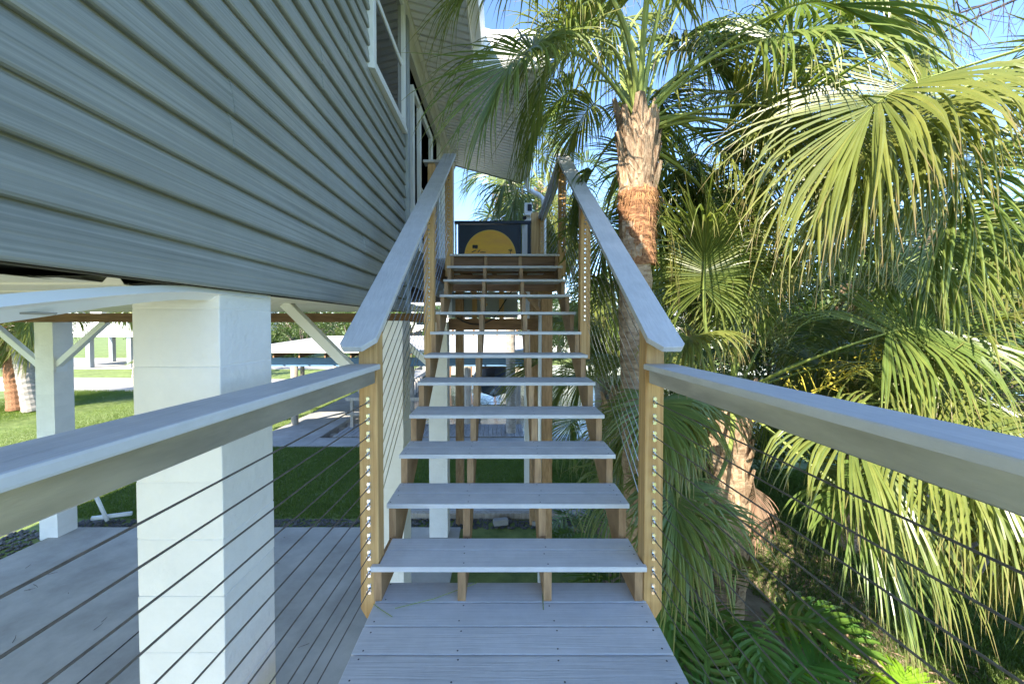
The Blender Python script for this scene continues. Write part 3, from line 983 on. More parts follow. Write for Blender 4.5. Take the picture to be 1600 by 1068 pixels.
def frond_geo(el, Lp, Lb, seed, n=50, bend=30, costa_bend=55, droop=0.5, spread=122, fold=22, wmax=.027, roll=0.0):
    r = np.random.default_rng(seed)
    mb = MB()
    # stalk
    m = 9
    p = np.zeros(3)
    pts = [p.copy()]
    for k in range(m):
        e = R(el - bend * ((k + 1) / m) ** 1.4)
        p = p + np.array([math.cos(e), 0, math.sin(e)]) * Lp / m
        pts.append(p.copy())
    e_end = el - bend
    mb.tube([tuple(q) for q in pts], [.026 - .015 * (k / m) for k in range(m + 1)], 5, 1, True, .55)
    # costa
    mc = 10
    cp, ct = [p.copy()], []
    for k in range(mc):
        e = R(e_end - costa_bend * ((k + .5) / mc))
        t = np.array([math.cos(e), 0, math.sin(e)])
        ct.append(t)
        p = p + t * (Lb * .42) / mc
        cp.append(p.copy())
    ct.append(ct[-1])
    cp, ct = np.array(cp), np.array(ct)
    mb.tube([tuple(q) for q in cp], [.011 - .009 * k / mc for k in range(mc + 1)], 4, 1, False, .5)
    K = 7
    ts = np.linspace(-1, 1, n) + r.uniform(-.012, .012, n)
    for t in ts:
        a = min(1, abs(t))
        s = 1 if t > 0 else -1
        u = (1 - a) ** 1.1 * mc
        i0 = min(mc - 1, int(u))
        fr = u - i0
        o = cp[i0] * (1 - fr) + cp[i0 + 1] * fr
        T = ct[i0]
        S = np.array([0, 1.0, 0]) * s
        Nn = np.cross(T, S) * s
        if Nn[2] < 0 and abs(e_end) < 80: Nn = -Nn
        N0 = np.array([-T[2], 0, T[0]])
        Yv = np.array([0, math.cos(R(roll)), 0]) + N0 * math.sin(R(roll))
        Nn = N0 * math.cos(R(roll)) - np.array([0, math.sin(R(roll)), 0])
        S = Yv * s
        fo = R(fold)
        phi = R(a * spread + r.uniform(-2.5, 2.5))
        d = math.cos(phi) * T + math.sin(phi) * (S * math.cos(fo) + Nn * math.sin(fo))
        L = Lb * (.74 + .36 * (1 - a)) * r.uniform(.80, 1.10)
        w0 = wmax * r.uniform(.85, 1.1)
        dr = droop * r.uniform(.6, 1.5)
        tint = float(r.choice([0, 0, 1, 1, 2, 3, 4]))
        tipd = r.uniform(0, 1.3) if r.random() < .65 else 0
        c = o.copy()
        cen, dirs = [c.copy()], [d.copy()]
        sway = r.normal(0, .05, 3)
        for k in range(1, K + 1):
            q = k / K
            d = d + np.array([0, 0, -1.0]) * (dr * q ** 1.6 * .55 + (tipd * .5 if q > .55 else 0)) + sway * q
            d = d / np.linalg.norm(d)
            c = c + d * L / K
            cen.append(c.copy())
            dirs.append(d.copy())
        vs, al = [], []
        for k in range(K + 1):
            q = k / K
            if q < .35:
                w = w0 * (.25 + .75 * q / .35)
            else:
                w = w0 * max(0.03, (1 - ((q - .35) / .65) ** 1.5))
            B = np.cross(Nn, dirs[k])
            if np.linalg.norm(B) < 1e-3: B = S
            B = B / np.linalg.norm(B)
            N2 = np.cross(dirs[k], B)
            vs += [cen[k] - B * w / 2 - N2 * w * .28, cen[k] + N2 * w * .1, cen[k] + B * w / 2 - N2 * w * .28]
            al += [min(.98, max(0, q - .05)) + tint] * 3
        fs = []
        for k in range(K):
            a0, b0 = 3 * k, 3 * k + 3
            fs += [(a0, a0 + 1, b0 + 1, b0), (a0 + 1, a0 + 2, b0 + 2, b0 + 1)]
        mb.add(vs, fs, 0, al)
    return mb


def frond_to(parent, start, hub, Lb, az, e_end, costa_bend=45, droop=.6, spread=122, fold=18, n=104, wmax=.0225, seed=1, sag=.2, roll=0.0):
    """one leaf whose stalk runs from start to hub (world) and whose blade opens there towards azimuth az"""
    hb = Vector(hub)
    a = R(az)
    l0 = Matrix.Rotation(-a, 3, 'Z') @ (Vector(start) - hb)
    mb = frond_geo(e_end, .001, Lb, seed, n=n, bend=0, costa_bend=costa_bend, droop=droop, spread=spread, fold=fold, wmax=wmax, roll=roll)
    e = R(e_end)
    ctrl = Vector((-math.cos(e), 0, -math.sin(e))) * l0.length * .5 + Vector((0, 0, sag * .3))
    pts = [l0 * (1 - t) ** 2 + ctrl * 2 * t * (1 - t) for t in [k / 10 for k in range(11)]]
    mb.tube(pts, [.027 - .015 * k / 10 for k in range(11)], 6, 1, True, .55)
    return inst('frond', mb.mesh('frond', ['frond', 'stalk']), parent, hb, (0, 0, a))


BANK = {}
ELS = [82, 68, 54, 40, 26, 12, -4, -20, -36, -52]
for ei, el in enumerate(ELS):
    for v in range(2):
        old = max(0, (40 - el) / 90)
        mb = frond_geo(el, 1.0, .86, 100 + ei * 7 + v, n=72, bend=18 + 26 * math.cos(R(max(-80, min(80, el)))), costa_bend=35 + 25 * (v == 0), droop=.28 + .55 * old + .15 * v,
                       fold=26 - 10 * old)
        BANK[(ei, v)] = mb.mesh('frond', ['frond', 'stalk'])
DRY = []
for v in range(2):
    DRY.append(frond_geo(-62 - 8 * v, .75, .75, 300 + v, n=34, bend=15, costa_bend=15, droop=1.2, spread=70, fold=5).mesh('dry_frond', ['frond_dry', 'frond_dry']))
# boot: the split stub of an old leaf stalk
bmb = MB()
bv = []
for k, (z, w_, t_) in enumerate(((0, .085, .012), (.08, .068, .022), (.17, .046, .018), (.24, .034, .008))):
    yb_ = .02 + .055 * (z / .24) ** 1.4
    bv += [(-w_, yb_ - .012, z), (0, yb_ + t_, z), (w_, yb_ - .012, z), (0, yb_ - .022, z)]
bf = []
for k in range(3):
    for q in range(4):
        bf.append((4 * k + q, 4 * k + (q + 1) % 4, 4 * k + 4 + (q + 1) % 4, 4 * k + 4 + q))
bf += [(12, 13, 14, 15)]
bmb.add(bv, bf)
BOOT = bmb.mesh('leaf_base', 'boot')


def trunk_mb(base, top, r0, r1, rings=40, n=16, wob=.02, seed=0, bulge=None):
    r = np.random.default_rng(seed)
    mb = MB()
    base, top = Vector(base), Vector(top)
    pts, rad = [], []
    for i in range(rings + 1):
        t = i / rings
        p = base.lerp(top, t) + Vector((math.sin(t * 3 + seed) * wob * 2, math.cos(t * 2.3 + seed) * wob * 2, 0)) * math.sin(math.pi * t)
        pts.append(p)
        rr = r0 + (r1 - r0) * t + (.12 * r0 * (1 - t) ** 6)
        rr *= 1 + (.035 if i % 2 else -.02) + r.uniform(-.02, .02)
        if bulge: rr *= bulge(t)
        rad.append(rr)
    mb.tube(pts, rad, n)
    k = 0
    for i in range(len(mb.v)):
        x, y, z = mb.v[i]
        mb.v[i] = (x + r.uniform(-.006, .006), y + r.uniform(-.006, .006), z + r.uniform(-.008, .008))
    return mb


def palm(label, base, top, r0, r1, fronds, trunk='palm_trunk', boots=None, dry=0, scale=1.0, seed=0, group='palms around the house', bulge=None):
    """fronds: list of (azimuth, elevation, scale)"""
    rr = random.Random(seed)
    p = thing('palm_tree', label, 'palm', base, group)
    part('trunk', trunk_mb(base, top, r0, r1, seed=seed, bulge=bulge, rings=max(14, int((top[2] - base[2]) * 9))), trunk, p, smooth=False)
    top = Vector(top)
    for (az, el, sc) in fronds:
        ei = min(range(len(ELS)), key=lambda q: abs(ELS[q] - el))
        me = BANK[(ei, rr.randint(0, 1))]
        a = R(az)
        off = Vector((math.cos(a), math.sin(a), 0)) * r1 * .5 + Vector((0, 0, (el - 20) / 300))
        inst('frond', me, p, top + off, (R(rr.uniform(-9, 9)), R(ELS[ei] - el), a), sc * scale)
    for q in range(dry):
        a = rr.uniform(0, 6.28)
        inst('dry_frond', DRY[q % 2], p, top + Vector((math.cos(a) * r1 * .7, math.sin(a) * r1 * .7, -.15 - rr.uniform(0, .3))), (0, R(rr.uniform(-10, 10)), a), scale * rr.uniform(.8, 1.1))
    if boots:
        z0, z1, nb, s0 = boots
        b0, t0 = Vector(base), top
        for q in range(nb):
            z = z0 + (z1 - z0) * q / nb
            t = (z - b0.z) / (t0.z - b0.z)
            c = b0.lerp(t0, t)
            rad = r0 + (r1 - r0) * t
            if bulge: rad *= bulge(t)
            a = q * 2.39996 + rr.uniform(-.15, .15)
            inst('leaf_base', BOOT, p, (c.x + math.cos(a) * (rad - .02), c.y + math.sin(a) * (rad - .02), z), (R(rr.uniform(-6, 10)), R(rr.uniform(-6, 6)), a - math.pi / 2), s0 * rr.uniform(.8, 1.25))
    return p


def crown(n, seed, el_hi=82, el_lo=-45, avoid=None, sc=(.85, 1.1), keep_above=50):
    rr = random.Random(seed)
    out = []
    for i in range(n):
        az = (i * 137.5 + rr.uniform(-14, 14)) % 360
        t = (i + .5) / n
        el = el_hi + (el_lo - el_hi) * t ** .85 + rr.uniform(-6, 6)
        if avoid and el < keep_above:
            a0, a1 = avoid
            if a0 <= az <= a1:
                continue
        out.append((az, el, rr.uniform(*sc)))
    return out


# P1: tall palm right beside the stairs
f1 = crown(24, 11, el_lo=-20, avoid=(100, 325), keep_above=62)
f1 += [(240, 78, .9), (285, 74, 1.0), (335, 20, .9), (20, 30, 1.0), (60, 10, .9)]
p1 = palm('tall palm with shaggy brown trunk rising just beyond the stair railing', (1.24, 3.47, 0), (1.15, 3.35, 5.22), .115, .14, f1, 'palm_trunk', (4.66, 5.25, 54, 1.0), 0, 1.0, 21)
bnd = trunk_mb((1.168, 3.370, 4.10), (1.157, 3.357, 4.72), .138, .160, rings=18, n=20, wob=0, seed=3)
part('fibre_band', bnd, 'palm_trunk_red', p1)
fb_ = MB()
rf_ = random.Random(12)
for q in range(420):
    a = rf_.uniform(0, 6.283)
    z = rf_.choice((rf_.uniform(4.15, 4.72), rf_.uniform(4.6, 4.75)))
    r_ = .150 + .02 * (z - 4.1)
    c0 = Vector((1.163 + math.cos(a) * r_, 3.363 + math.sin(a) * r_, z))
    o_ = Vector((math.cos(a + rf_.uniform(-.8, .8)), math.sin(a + rf_.uniform(-.8, .8)), 0)) * rf_.uniform(.005, .05)
    ln = rf_.uniform(.04, .13)
    sd_ = Vector((-math.sin(a), math.cos(a), 0)) * .004
    fb_.add([c0 - sd_, c0 + sd_, c0 + o_ + Vector((0, 0, -ln))], [(0, 1, 2)])
tag(part('trunk_fibre', fb_, 'fibre', p1), kind='stuff')
S1 = (1.15, 3.35, 5.30)
for hub, Lb, az, ee, cb_, dr_, sp_, rl in (((.27, 2.95, 5.64), .92, 205, -22, 40, .36, 138, -30), ((.60, 3.1, 5.80), .95, 190, -35, 40, 1.0, 105, 0), ((2.0, 3.0, 5.75), 1.15, -5, 12, 35, .55, 125, 45),
                                       ((1.63, 3.65, 6.2), .95, 30, 30, 50, .6, 122, 20), ((1.1, 2.95, 6.15), .9, 262, 55, 60, .7, 120, 0), ((2.12, 3.8, 5.25), 1.0, -20, -48, 30, 1.1, 105, 30),
                                       ((.40, 2.8, 6.15), .9, 190, 8, 45, .6, 125, -15), ((1.05, 4.5, 6.1), .85, 140, -25, 40, 1.1, 100, 0), ((1.75, 3.95, 5.35), .95, -25, -50, 30, 1.0, 105, 10), ((1.55, 4.05, 4.95), .9, -40, -55, 30, 1.0, 105, 0), ((.92, 4.0, 5.15), .7, 170, -60, 20, 1.2, 80, 0), ((2.35, 3.6, 6.05), 1.15, 10, 18, 45, .7, 122, 40),
                                       ((2.3, 3.4, 5.2), .95, -30, -35, 35, 1.0, 115, 25), ((2.3, 4.3, 5.0), 1.0, -50, -40, 35, 1.0, 112, 10), ((1.9, 4.4, 5.4), 1.0, -70, -35, 35, 1.0, 112, 0), ((2.9, 3.8, 5.5), 1.1, -20, -20, 40, .9, 118, 30), ((1.75, 4.0, 6.35), 1.0, -15, -5, 45, 1.0, 118, 20), ((2.3, 4.2, 6.6), 1.05, -10, 5, 45, .9, 120, 30), ((1.55, 3.7, 6.75), .95, -40, 20, 55, .9, 120, 15), ((.85, 3.6, 6.35), .9, 185, 5, 50, .9, 118, -10), ((.70, 4.0, 5.95), .85, 175, -25, 40, 1.1, 105, 0), ((2.7, 3.3, 6.3), 1.05, 0, 10, 45, .8, 122, 40), ((1.2, 3.9, 6.6), .9, 100, 40, 60, .9, 120, 0), ((2.6, 4.6, 6.2), 1.1, -30, 5, 45, .8, 120, 25), ((1.5, 4.1, 5.9), .95, 50, 20, 50, .8, 120, 0)):
    frond_to(p1, S1, hub, Lb, az, ee, cb_, dr_, sp_, roll=rl, seed=int(400 + Lb * 100 + az))
# P2: shorter palm, crown at eye level
f2 = [(335, 50, 1.0), (345, 15, 1.0), (10, 40, 1.1), (40, 20, 1.0), (80, 45, 1.0), (120, 30, 1.0), (355, -10, 1.0), (60, 72, 1.0), (150, 70, .95), (0, 76, 1.05), (100, 0, .9)]
p2 = palm('palm with criss-cross leaf stubs, its trunk standing in front of the right railing cables', (2.75, 4.75, 0), (2.72, 4.62, 2.62), .19, .20, f2, 'palm_trunk', (.25, 2.7, 130, 1.1), 1, 1.0, 33)
S2 = (2.72, 4.60, 2.72)
for hub, Lb, az, ee, cb_, dr_, sp_, rl in (((1.86, 3.6, 3.92), .86, 243, 78, 35, .26, 140, 0), ((1.16, 2.85, 3.05), .55, 250, -5, 45, .8, 120, 0), ((1.2, 2.75, 2.45), .55, 255, 0, 45, .7, 122, 0), ((1.50, 3.05, 2.95), .62, 222, -8, 40, .7, 122, 0), ((1.45, 2.85, 2.25), .66, 225, 0, 45, .7, 122, 0), ((1.62, 3.3, 3.45), .62, 235, 30, 50, .7, 122, 0), ((3.4, 2.85, 2.55), 1.2, -40, -20, 40, .9, 120, 30), ((2.9, 3.3, 2.2), 1.0, -55, -30, 40, .9, 118, 20), ((3.25, 3.3, 3.52), 1.15, -15, 24, 45, .60, 128, 45), ((3.6, 3.2, 3.0), 1.1, -10, 15, 45, .7, 125, 45), ((2.62, 3.15, 2.78), 1.10, -60, -12, 45, 1.0, 118, 20),
                                       ((3.15, 3.0, 2.80), 1.35, -35, -8, 45, .85, 122, 35), ((1.80, 4.3, 2.65), .8, 205, -30, 35, .9, 110, -20),
                                       ((2.52, 4.1, 3.75), .85, 265, 72, 45, .5, 128, 0), ((3.75, 3.4, 2.6), 1.2, -20, -15, 45, .9, 122, 35), ((3.9, 4.2, 3.2), 1.05, -5, 10, 50, .7, 122, 35),
                                       ((2.95, 4.0, 4.1), .9, -60, 50, 60, .8, 125, 0)):
    frond_to(p2, S2, hub, Lb, az, ee, cb_, dr_, sp_, roll=rl, seed=int(400 + Lb * 100 + az))
# P3: palm out of frame on the right whose leaves hang into the picture
f3 = crown(14, 17, avoid=(150, 310), keep_above=65)
p3 = palm('palm standing to the right whose long leaves hang into the picture', (4.15, 2.65, 0), (4.1, 2.6, 5.45), .16, .17, f3, 'palm_trunk', (4.7, 5.4, 36, 1.0), 0, 1.12, 5)
S3 = (4.05, 2.6, 5.6)
for hub, Lb, az, ee, cb_, dr_, sp_, rl in (((2.60, 2.42, 5.10), 1.12, 178, -12, 40, .70, 130, -38), ((3.30, 2.75, 5.28), 1.02, 185, -22, 40, .8, 122, -30), ((3.2, 3.05, 5.0), 1.0, 180, -26, 35, .8, 122, -30),
                                       ((2.9, 2.75, 5.1), 1.05, 172, -18, 40, .8, 124, -30), ((3.55, 3.3, 5.3), 1.15, 150, -15, 45, .8, 122, -20), ((3.72, 3.05, 4.95), 1.05, 195, -30, 35, .9, 118, -20), ((3.95, 3.45, 4.5), 1.05, 200, -38, 35, .9, 118, -15)):
    frond_to(p3, S3, hub, Lb, az, ee, cb_, dr_, sp_, roll=rl, seed=int(400 + Lb * 100 + az), n=112)
# smaller palm behind the stair railing
f6 = crown(18, 23, el_lo=-25, avoid=(150, 275), keep_above=40)
p6 = palm('low dark palm behind the stair railing cables', (1.75, 5.9, 0), (1.7, 5.85, 2.5), .16, .16, f6, 'palm_trunk_grey', (1.2, 2.55, 30, 1.0), 2, 1.0, 9)
S6 = (1.7, 5.83, 2.6)
for hub, Lb, az, ee, cb_, dr_, sp_, rl in (((1.25, 5.4, 3.05), .85, 190, -12, 40, .7, 122, 0), ((1.50, 4.95, 2.35), .85, 250, -5, 35, .5, 125, 0), ((1.55, 4.6, 3.1), .8, 255, 30, 40, .5, 125, 0), ((1.35, 4.3, 2.0), .8, 240, -15, 40, .7, 120, 0),
                                       ((1.35, 4.7, 3.9), .8, 250, 50, 50, .7, 122, 0), ((1.45, 3.9, 2.75), .75, 235, -10, 40, .8, 120, 0)):
    frond_to(p6, S6, hub, Lb, az, ee, cb_, dr_, sp_, roll=rl, seed=int(400 + Lb * 100 + az), n=84)
BG = [((1.05, 9.4, 0), (.95, 9.3, 6.7), 1.15, 'tall palm with a dry skirt beyond the downspout', 10, 'palm_trunk'),
      ((.32, 12.6, -.9), (.30, 12.6, 9.3), 1.2, 'slender grey palm seen below the far end of the soffit', 3, 'palm_trunk_grey'),
      ((3.5, 7.3, 0), (3.6, 7.2, 5.6), 1.1, 'palm behind the tall stairside palm, level with its crown', 3, 'palm_trunk'),
      ((5.6, 6.2, 0), (5.5, 6.1, 4.2), 1.15, 'palm in the thick of the right hand planting', 2, 'palm_trunk'),
      ((5.3, 3.4, 0), (5.2, 3.5, 3.0), 1.1, 'palm at the right edge with leaves below the railing height', 1, 'palm_trunk'),
      ((8.2, 7.5, 0), (8.1, 7.4, 5.2), 1.2, 'palm far right in front of the broadleaf trees', 2, 'palm_trunk_grey'),
      ((2.6, 10.3, 0), (2.7, 10.2, 4.6), 1.15, 'palm on the canal bank behind the stairside planting', 3, 'palm_trunk_grey')]
for i, (b0, t0, sc, lab, dry, tm) in enumerate(BG):
    palm(lab, b0, t0, .15, .15, crown(9, 46, el_lo=-35) if i == 1 else crown(18, 40 + i, el_lo=-45) + [(238, -20, 1.0), (268, -4, 1.05), (254, -36, 1.0), (288, -22, 1.0), (222, -8, 1.0), (275, -45, .95), (245, 12, 1.05)], tm, (t0[2] - .6, t0[2], 16, 1.0), dry, sc, 60 + i)
LP = [((-20.2, 16.2, 0), (-21.0, 16.6, 4.6), 'leaning palm with orange-brown trunk at the left edge of the lawn', 'palm_trunk_red'),
      ((-19.3, 16.0, 0), (-20.4, 16.3, 5.0), 'leaning palm with grey trunk left of the far white pillar', 'palm_trunk_grey'),
      ((-21.5, 23.0, 0), (-20.9, 23.0, 6.0), 'grey palm trunk right of the far white pillar across the lawn', 'palm_trunk_grey')]
for i, (b0, t0, lab, tm) in enumerate(LP):
    palm(lab, b0, t0, .28, .24, crown(20, 80 + i, el_lo=-50), tm, None, 0, 1.6, 90 + i, group='palms on the lawn')

# flowering stalk in the palms
fs = thing('flower_stalk', 'yellow branching flower stalk among the palm leaves above the right railing', 'flower stalk', (2.75, 4.0, 2.9))
fm, fl_ = MB(), MB()
rr = random.Random(4)
for q in range(26):
    t = q / 26
    b0 = Vector((2.55 + 1.05 * t, 3.75 - .1 * t, 2.75 + .55 * t))
    d = Vector((rr.uniform(-.6, .9), rr.uniform(-.6, .6), rr.uniform(-.2, .9))).normalized() * rr.uniform(.15, .35)
    e_ = b0 + d
    fm.tube([b0, b0 + d * .5 + Vector((0, 0, .02)), e_ - Vector((0, 0, .05))], [.006, .004, .002], 4)
    for z in range(14):
        c = b0 + d * rr.uniform(.2, 1) + Vector((rr.uniform(-.03, .03), rr.uniform(-.03, .03), rr.uniform(-.05, .03)))
        sv = [c + Vector((rr.uniform(-.014, .014), rr.uniform(-.014, .014), rr.uniform(-.014, .014))) for _ in range(4)]
        fl_.add(sv, [(0, 1, 2), (0, 2, 3), (0, 3, 1), (1, 3, 2)])
fm.tube([(2.45, 3.8, 2.65), (2.9, 3.72, 2.9), (3.6, 3.65, 3.3)], [.012, .01, .005], 6)
part('stem', fm, 'flower', fs)
part('blossom', fl_, 'flower', fs)

# ------------------------------------------------------------------ split-leaf philodendrons
def philo_leaf(seed, L=.55, lobes=9):
    r = random.Random(seed)
    mb = MB()
    mid = []
    for k in range(13):
        t = k / 12
        mid.append(Vector((L * t, 0, .10 * math.sin(t * 2.2) * L * 2 - .38 * L * t * t)))
    vs, fs, al = [], [], []
    for k, p in enumerate(mid):
        w = .022 * math.sin(math.pi * min(1, .12 + k / 12 * .9)) + .004
        vs += [p + Vector((0, -w, .006)), p, p + Vector((0, w, .006))]
        al += [k / 12] * 3
    for k in range(12):
        a, b = 3 * k, 3 * k + 3
        fs += [(a, a + 1, b + 1, b), (a + 1, a + 2, b + 2, b + 1)]
    mb.add(vs, fs, 0, al)
    for s in (-1, 1):
        for j_ in range(lobes):
            t = .04 + .90 * j_ / (lobes - 1)
            k = min(11, int(t * 12))
            p = mid[k].lerp(mid[k + 1], t * 12 - k)
            ang = R(108 - 92 * t + r.uniform(-5, 5))
            d = Vector((math.cos(ang), s * math.sin(ang), .12))
            ln = L * (.55 * math.sin(math.pi * (.18 + .74 * t)) + .10) * r.uniform(.85, 1.1)
            w0 = .010 + .009 * math.sin(math.pi * t)
            side = Vector((-d.y, d.x, 0)).normalized()
            c = p.copy()
            cv, ca = [], []
            K = 6
            for q in range(K + 1):
                f_ = q / K
                w = w0 * (.55 + .9 * math.sin(math.pi * (.08 + f_ * .86))) * (1 + .25 * (q % 2))
                if q == K: w = .003
                cv += [c - side * w, c + Vector((0, 0, -.006)), c + side * w]
                ca += [.2 + .6 * f_] * 3
                d = (d + Vector((.10, 0, -.16 * f_))).normalized()
                c = c + d * ln / K
            cf = []
            for q in range(K):
                a, b = 3 * q, 3 * q + 3
                cf += [(a, a + 1, b + 1, b), (a + 1, a + 2, b + 2, b + 1)]
            mb.add(cv, cf, 0, ca)
    return mb


PH = [philo_leaf(s) for s in range(4)]
PHM = [p.mesh('leaf', 'philo') for p in PH]
PHY = [p.mesh('leaf', 'philo_young') for p in PH]


def philodendron(label, base, n, hgt, seed, young=False, spread=.55, sc=1.0, toward=None):
    rr = random.Random(seed)
    p = thing('philodendron', label, 'plant', base, 'split-leaf plants below the right railing')
    st = MB()
    b0 = Vector(base)
    for i in range(n):
        a = R((i * 137.5 + rr.uniform(-20, 20)) % 360)
        hh = hgt * rr.uniform(.55, 1.08)
        out = spread * rr.uniform(.35, 1.0)
        tip = b0 + Vector((math.cos(a) * out, math.sin(a) * out, hh))
        st.tube([b0 + Vector((math.cos(a) * .04, math.sin(a) * .04, 0)), b0.lerp(tip, .5) + Vector((0, 0, hh * .15)), tip], [.014, .011, .007], 5)
        me = (PHY if young else PHM)[i % 4]
        inst('leaf', me, p, tip, (R(rr.uniform(-15, 15)), R(rr.uniform(-15, 30)), a + rr.uniform(-.3, .3)), sc * rr.uniform(.8, 1.2))
    part('stem', st, 'stalk', p)
    return p


PHL = [('large dark split-leaf plant in front of the criss-cross palm trunk', (2.25, 3.75, 0), 12, .95, 1, False, .5, .95),
       ('bright yellow-green split-leaf plant on the sunny ground right of the palm trunk', (3.05, 3.45, 0), 5, .62, 2, True, .26, .7),
       ('bright yellow-green leaf clump at the bottom edge of the picture', (3.0, 2.85, 0), 4, .70, 3, True, .2, .65),
       ('deep green split-leaf plant nearest the right side of the landing', (1.35, 2.6, 0), 16, .85, 4, False, .45, .8),
       ('deep green split-leaf plant at the bottom edge below the palm trunk', (2.1, 2.9, 0), 11, .75, 5, False, .45, .85),
       ('dark split-leaf plant in the shade behind the right post', (1.4, 3.9, 0), 16, 1.0, 6, False, .5, .85),
       ('dark split-leaf plant crowded against the landing near the camera', (1.25, 1.7, 0), 14, .9, 7, False, .4, .8),
       ('dark split-leaf plant between the stairs and the low palm', (1.25, 5.2, 0), 14, 1.1, 8, False, .5, .85)]
for a in PHL:
    philodendron(*a)

# fallen dry palm stalk
fd = thing('fallen_frond', 'fallen brown palm stalk lying on the grass at the lower right', 'dead leaf', (4.0, 3.9, 0))
part('stalk', MB().tube([(3.55, 4.5, .10), (3.8, 4.15, .12), (4.05, 3.6, .06), (4.1, 3.1, .03)], [.05, .035, .02, .015], 6, flat=.5), 'boot', fd)

# ------------------------------------------------------------------ grass (nobody could count it)
def grass(name, label, pts, h0, h1, seed, wd=.006):
    r = np.random.default_rng(seed)
    n = len(pts)
    a = r.uniform(0, 2 * np.pi, n)
    h = r.uniform(h0, h1, n)
    ln = r.uniform(.2, .8, n) * h
    b2 = r.uniform(0, 2 * np.pi, n)
    v = np.zeros((n, 3, 3), np.float32)
    v[:, 0, 0] = pts[:, 0] - np.cos(a) * wd
    v[:, 0, 1] = pts[:, 1] - np.sin(a) * wd
    v[:, 1, 0] = pts[:, 0] + np.cos(a) * wd
    v[:, 1, 1] = pts[:, 1] + np.sin(a) * wd
    v[:, 2, 0] = pts[:, 0] + np.cos(b2) * ln
    v[:, 2, 1] = pts[:, 1] + np.sin(b2) * ln
    v[:, 2, 2] = h
    me = bpy.data.meshes.new(name)
    me.vertices.add(3 * n)
    me.vertices.foreach_set('co', v.ravel())
    me.loops.add(3 * n)
    me.loops.foreach_set('vertex_index', np.arange(3 * n, dtype=np.int32))
    me.polygons.add(n)
    me.polygons.foreach_set('loop_start', np.arange(0, 3 * n, 3, dtype=np.int32))
    me.update(calc_edges=True)
    at = me.attributes.new('along', 'FLOAT', 'POINT')
    al = np.tile(np.array([0, 0, 1], np.float32), n) * np.repeat(r.uniform(.3, 1, n), 3).astype(np.float32)
    at.data.foreach_set('value', al)
    me.materials.append(MATS['grass_blade'])
    o = link(name, me)
    return tag(o, label, 'grass', kind='stuff')


def scatter(n, x0, x1, y0, y1, seed, f=None):
    r = np.random.default_rng(seed)
    p = np.stack([r.uniform(x0, x1, n), r.uniform(y0, y1, n)], 1)
    if f is not None:
        p = p[f(p)]
    return p


def patchy(p, sc=1.6, th=.05):
    return (np.sin(p[:, 0] * sc * 2.1 + 1.3 * np.sin(p[:, 1] * sc)) + np.cos(p[:, 1] * sc * 1.7 + p[:, 0] * .9) + .5 * np.sin(p[:, 0] * 7 + p[:, 1] * 5)) > th - .3


grass('grass', 'short grass and weeds among leaf litter below the palms', scatter(150000, 2.0, 9.0, 1.8, 9.5, 3, lambda p: patchy(p, th=-.6) | (p[:, 0] > 4.0)), .03, .095, 3)
grass('lawn_grass', 'mown green lawn between the house and the dock', scatter(170000, -11, 4.0, 7.0, 11.3, 4, lambda p: ~((p[:, 0] > -2.6) & (p[:, 0] < 1.6) & (p[:, 1] < 7.97)) & (p[:, 1] > 7.15)), .03, .07, 4, .007)
grass('far_lawn_grass', 'sunlit lawn stretching away to the left of the dock', scatter(110000, -24, -7.6, 9.0, 21, 5), .03, .08, 5, .010)

# leaf litter under the palms: flat dead leaves, uncountable
ll = MB()
for _ in range(2600):
    x, y_ = random.uniform(1.2, 5.2), random.uniform(2.0, 8.5)
    a, l_, w_ = random.random() * 6.28, random.uniform(.04, .16), random.uniform(.006, .02)
    dx, dy = math.cos(a), math.sin(a)
    z = random.uniform(.01, .035)
    ll.add([(x, y_, z), (x + dx * l_ * .5 - dy * w_, y_ + dy * l_ * .5 + dx * w_, z + .012), (x + dx * l_, y_ + dy * l_, z), (x + dx * l_ * .5 + dy * w_, y_ + dy * l_ * .5 - dx * w_, z + .004)], [(0, 1, 2, 3)])
dbm = MB()
for _ in range(70):
    x, y_ = random.uniform(-7.3, -.9), random.uniform(.3, 6.6)
    a, l_ = random.random() * 6.28, random.uniform(.03, .16)
    dbm.tube([(x, y_, .056), (x + math.cos(a) * l_ * .5 + .01, y_ + math.sin(a) * l_ * .5, .060), (x + math.cos(a) * l_, y_ + math.sin(a) * l_, .056)], [.003, .003, .001], 3)
tag(single('slab_debris', dbm, 'twig'), 'scattered dry needles and twigs on the concrete under the house', 'debris', kind='stuff')
tag(single('leaf_litter', ll, 'boot'), 'brown dead leaves scattered over the ground below the palms', 'leaf litter', kind='stuff')

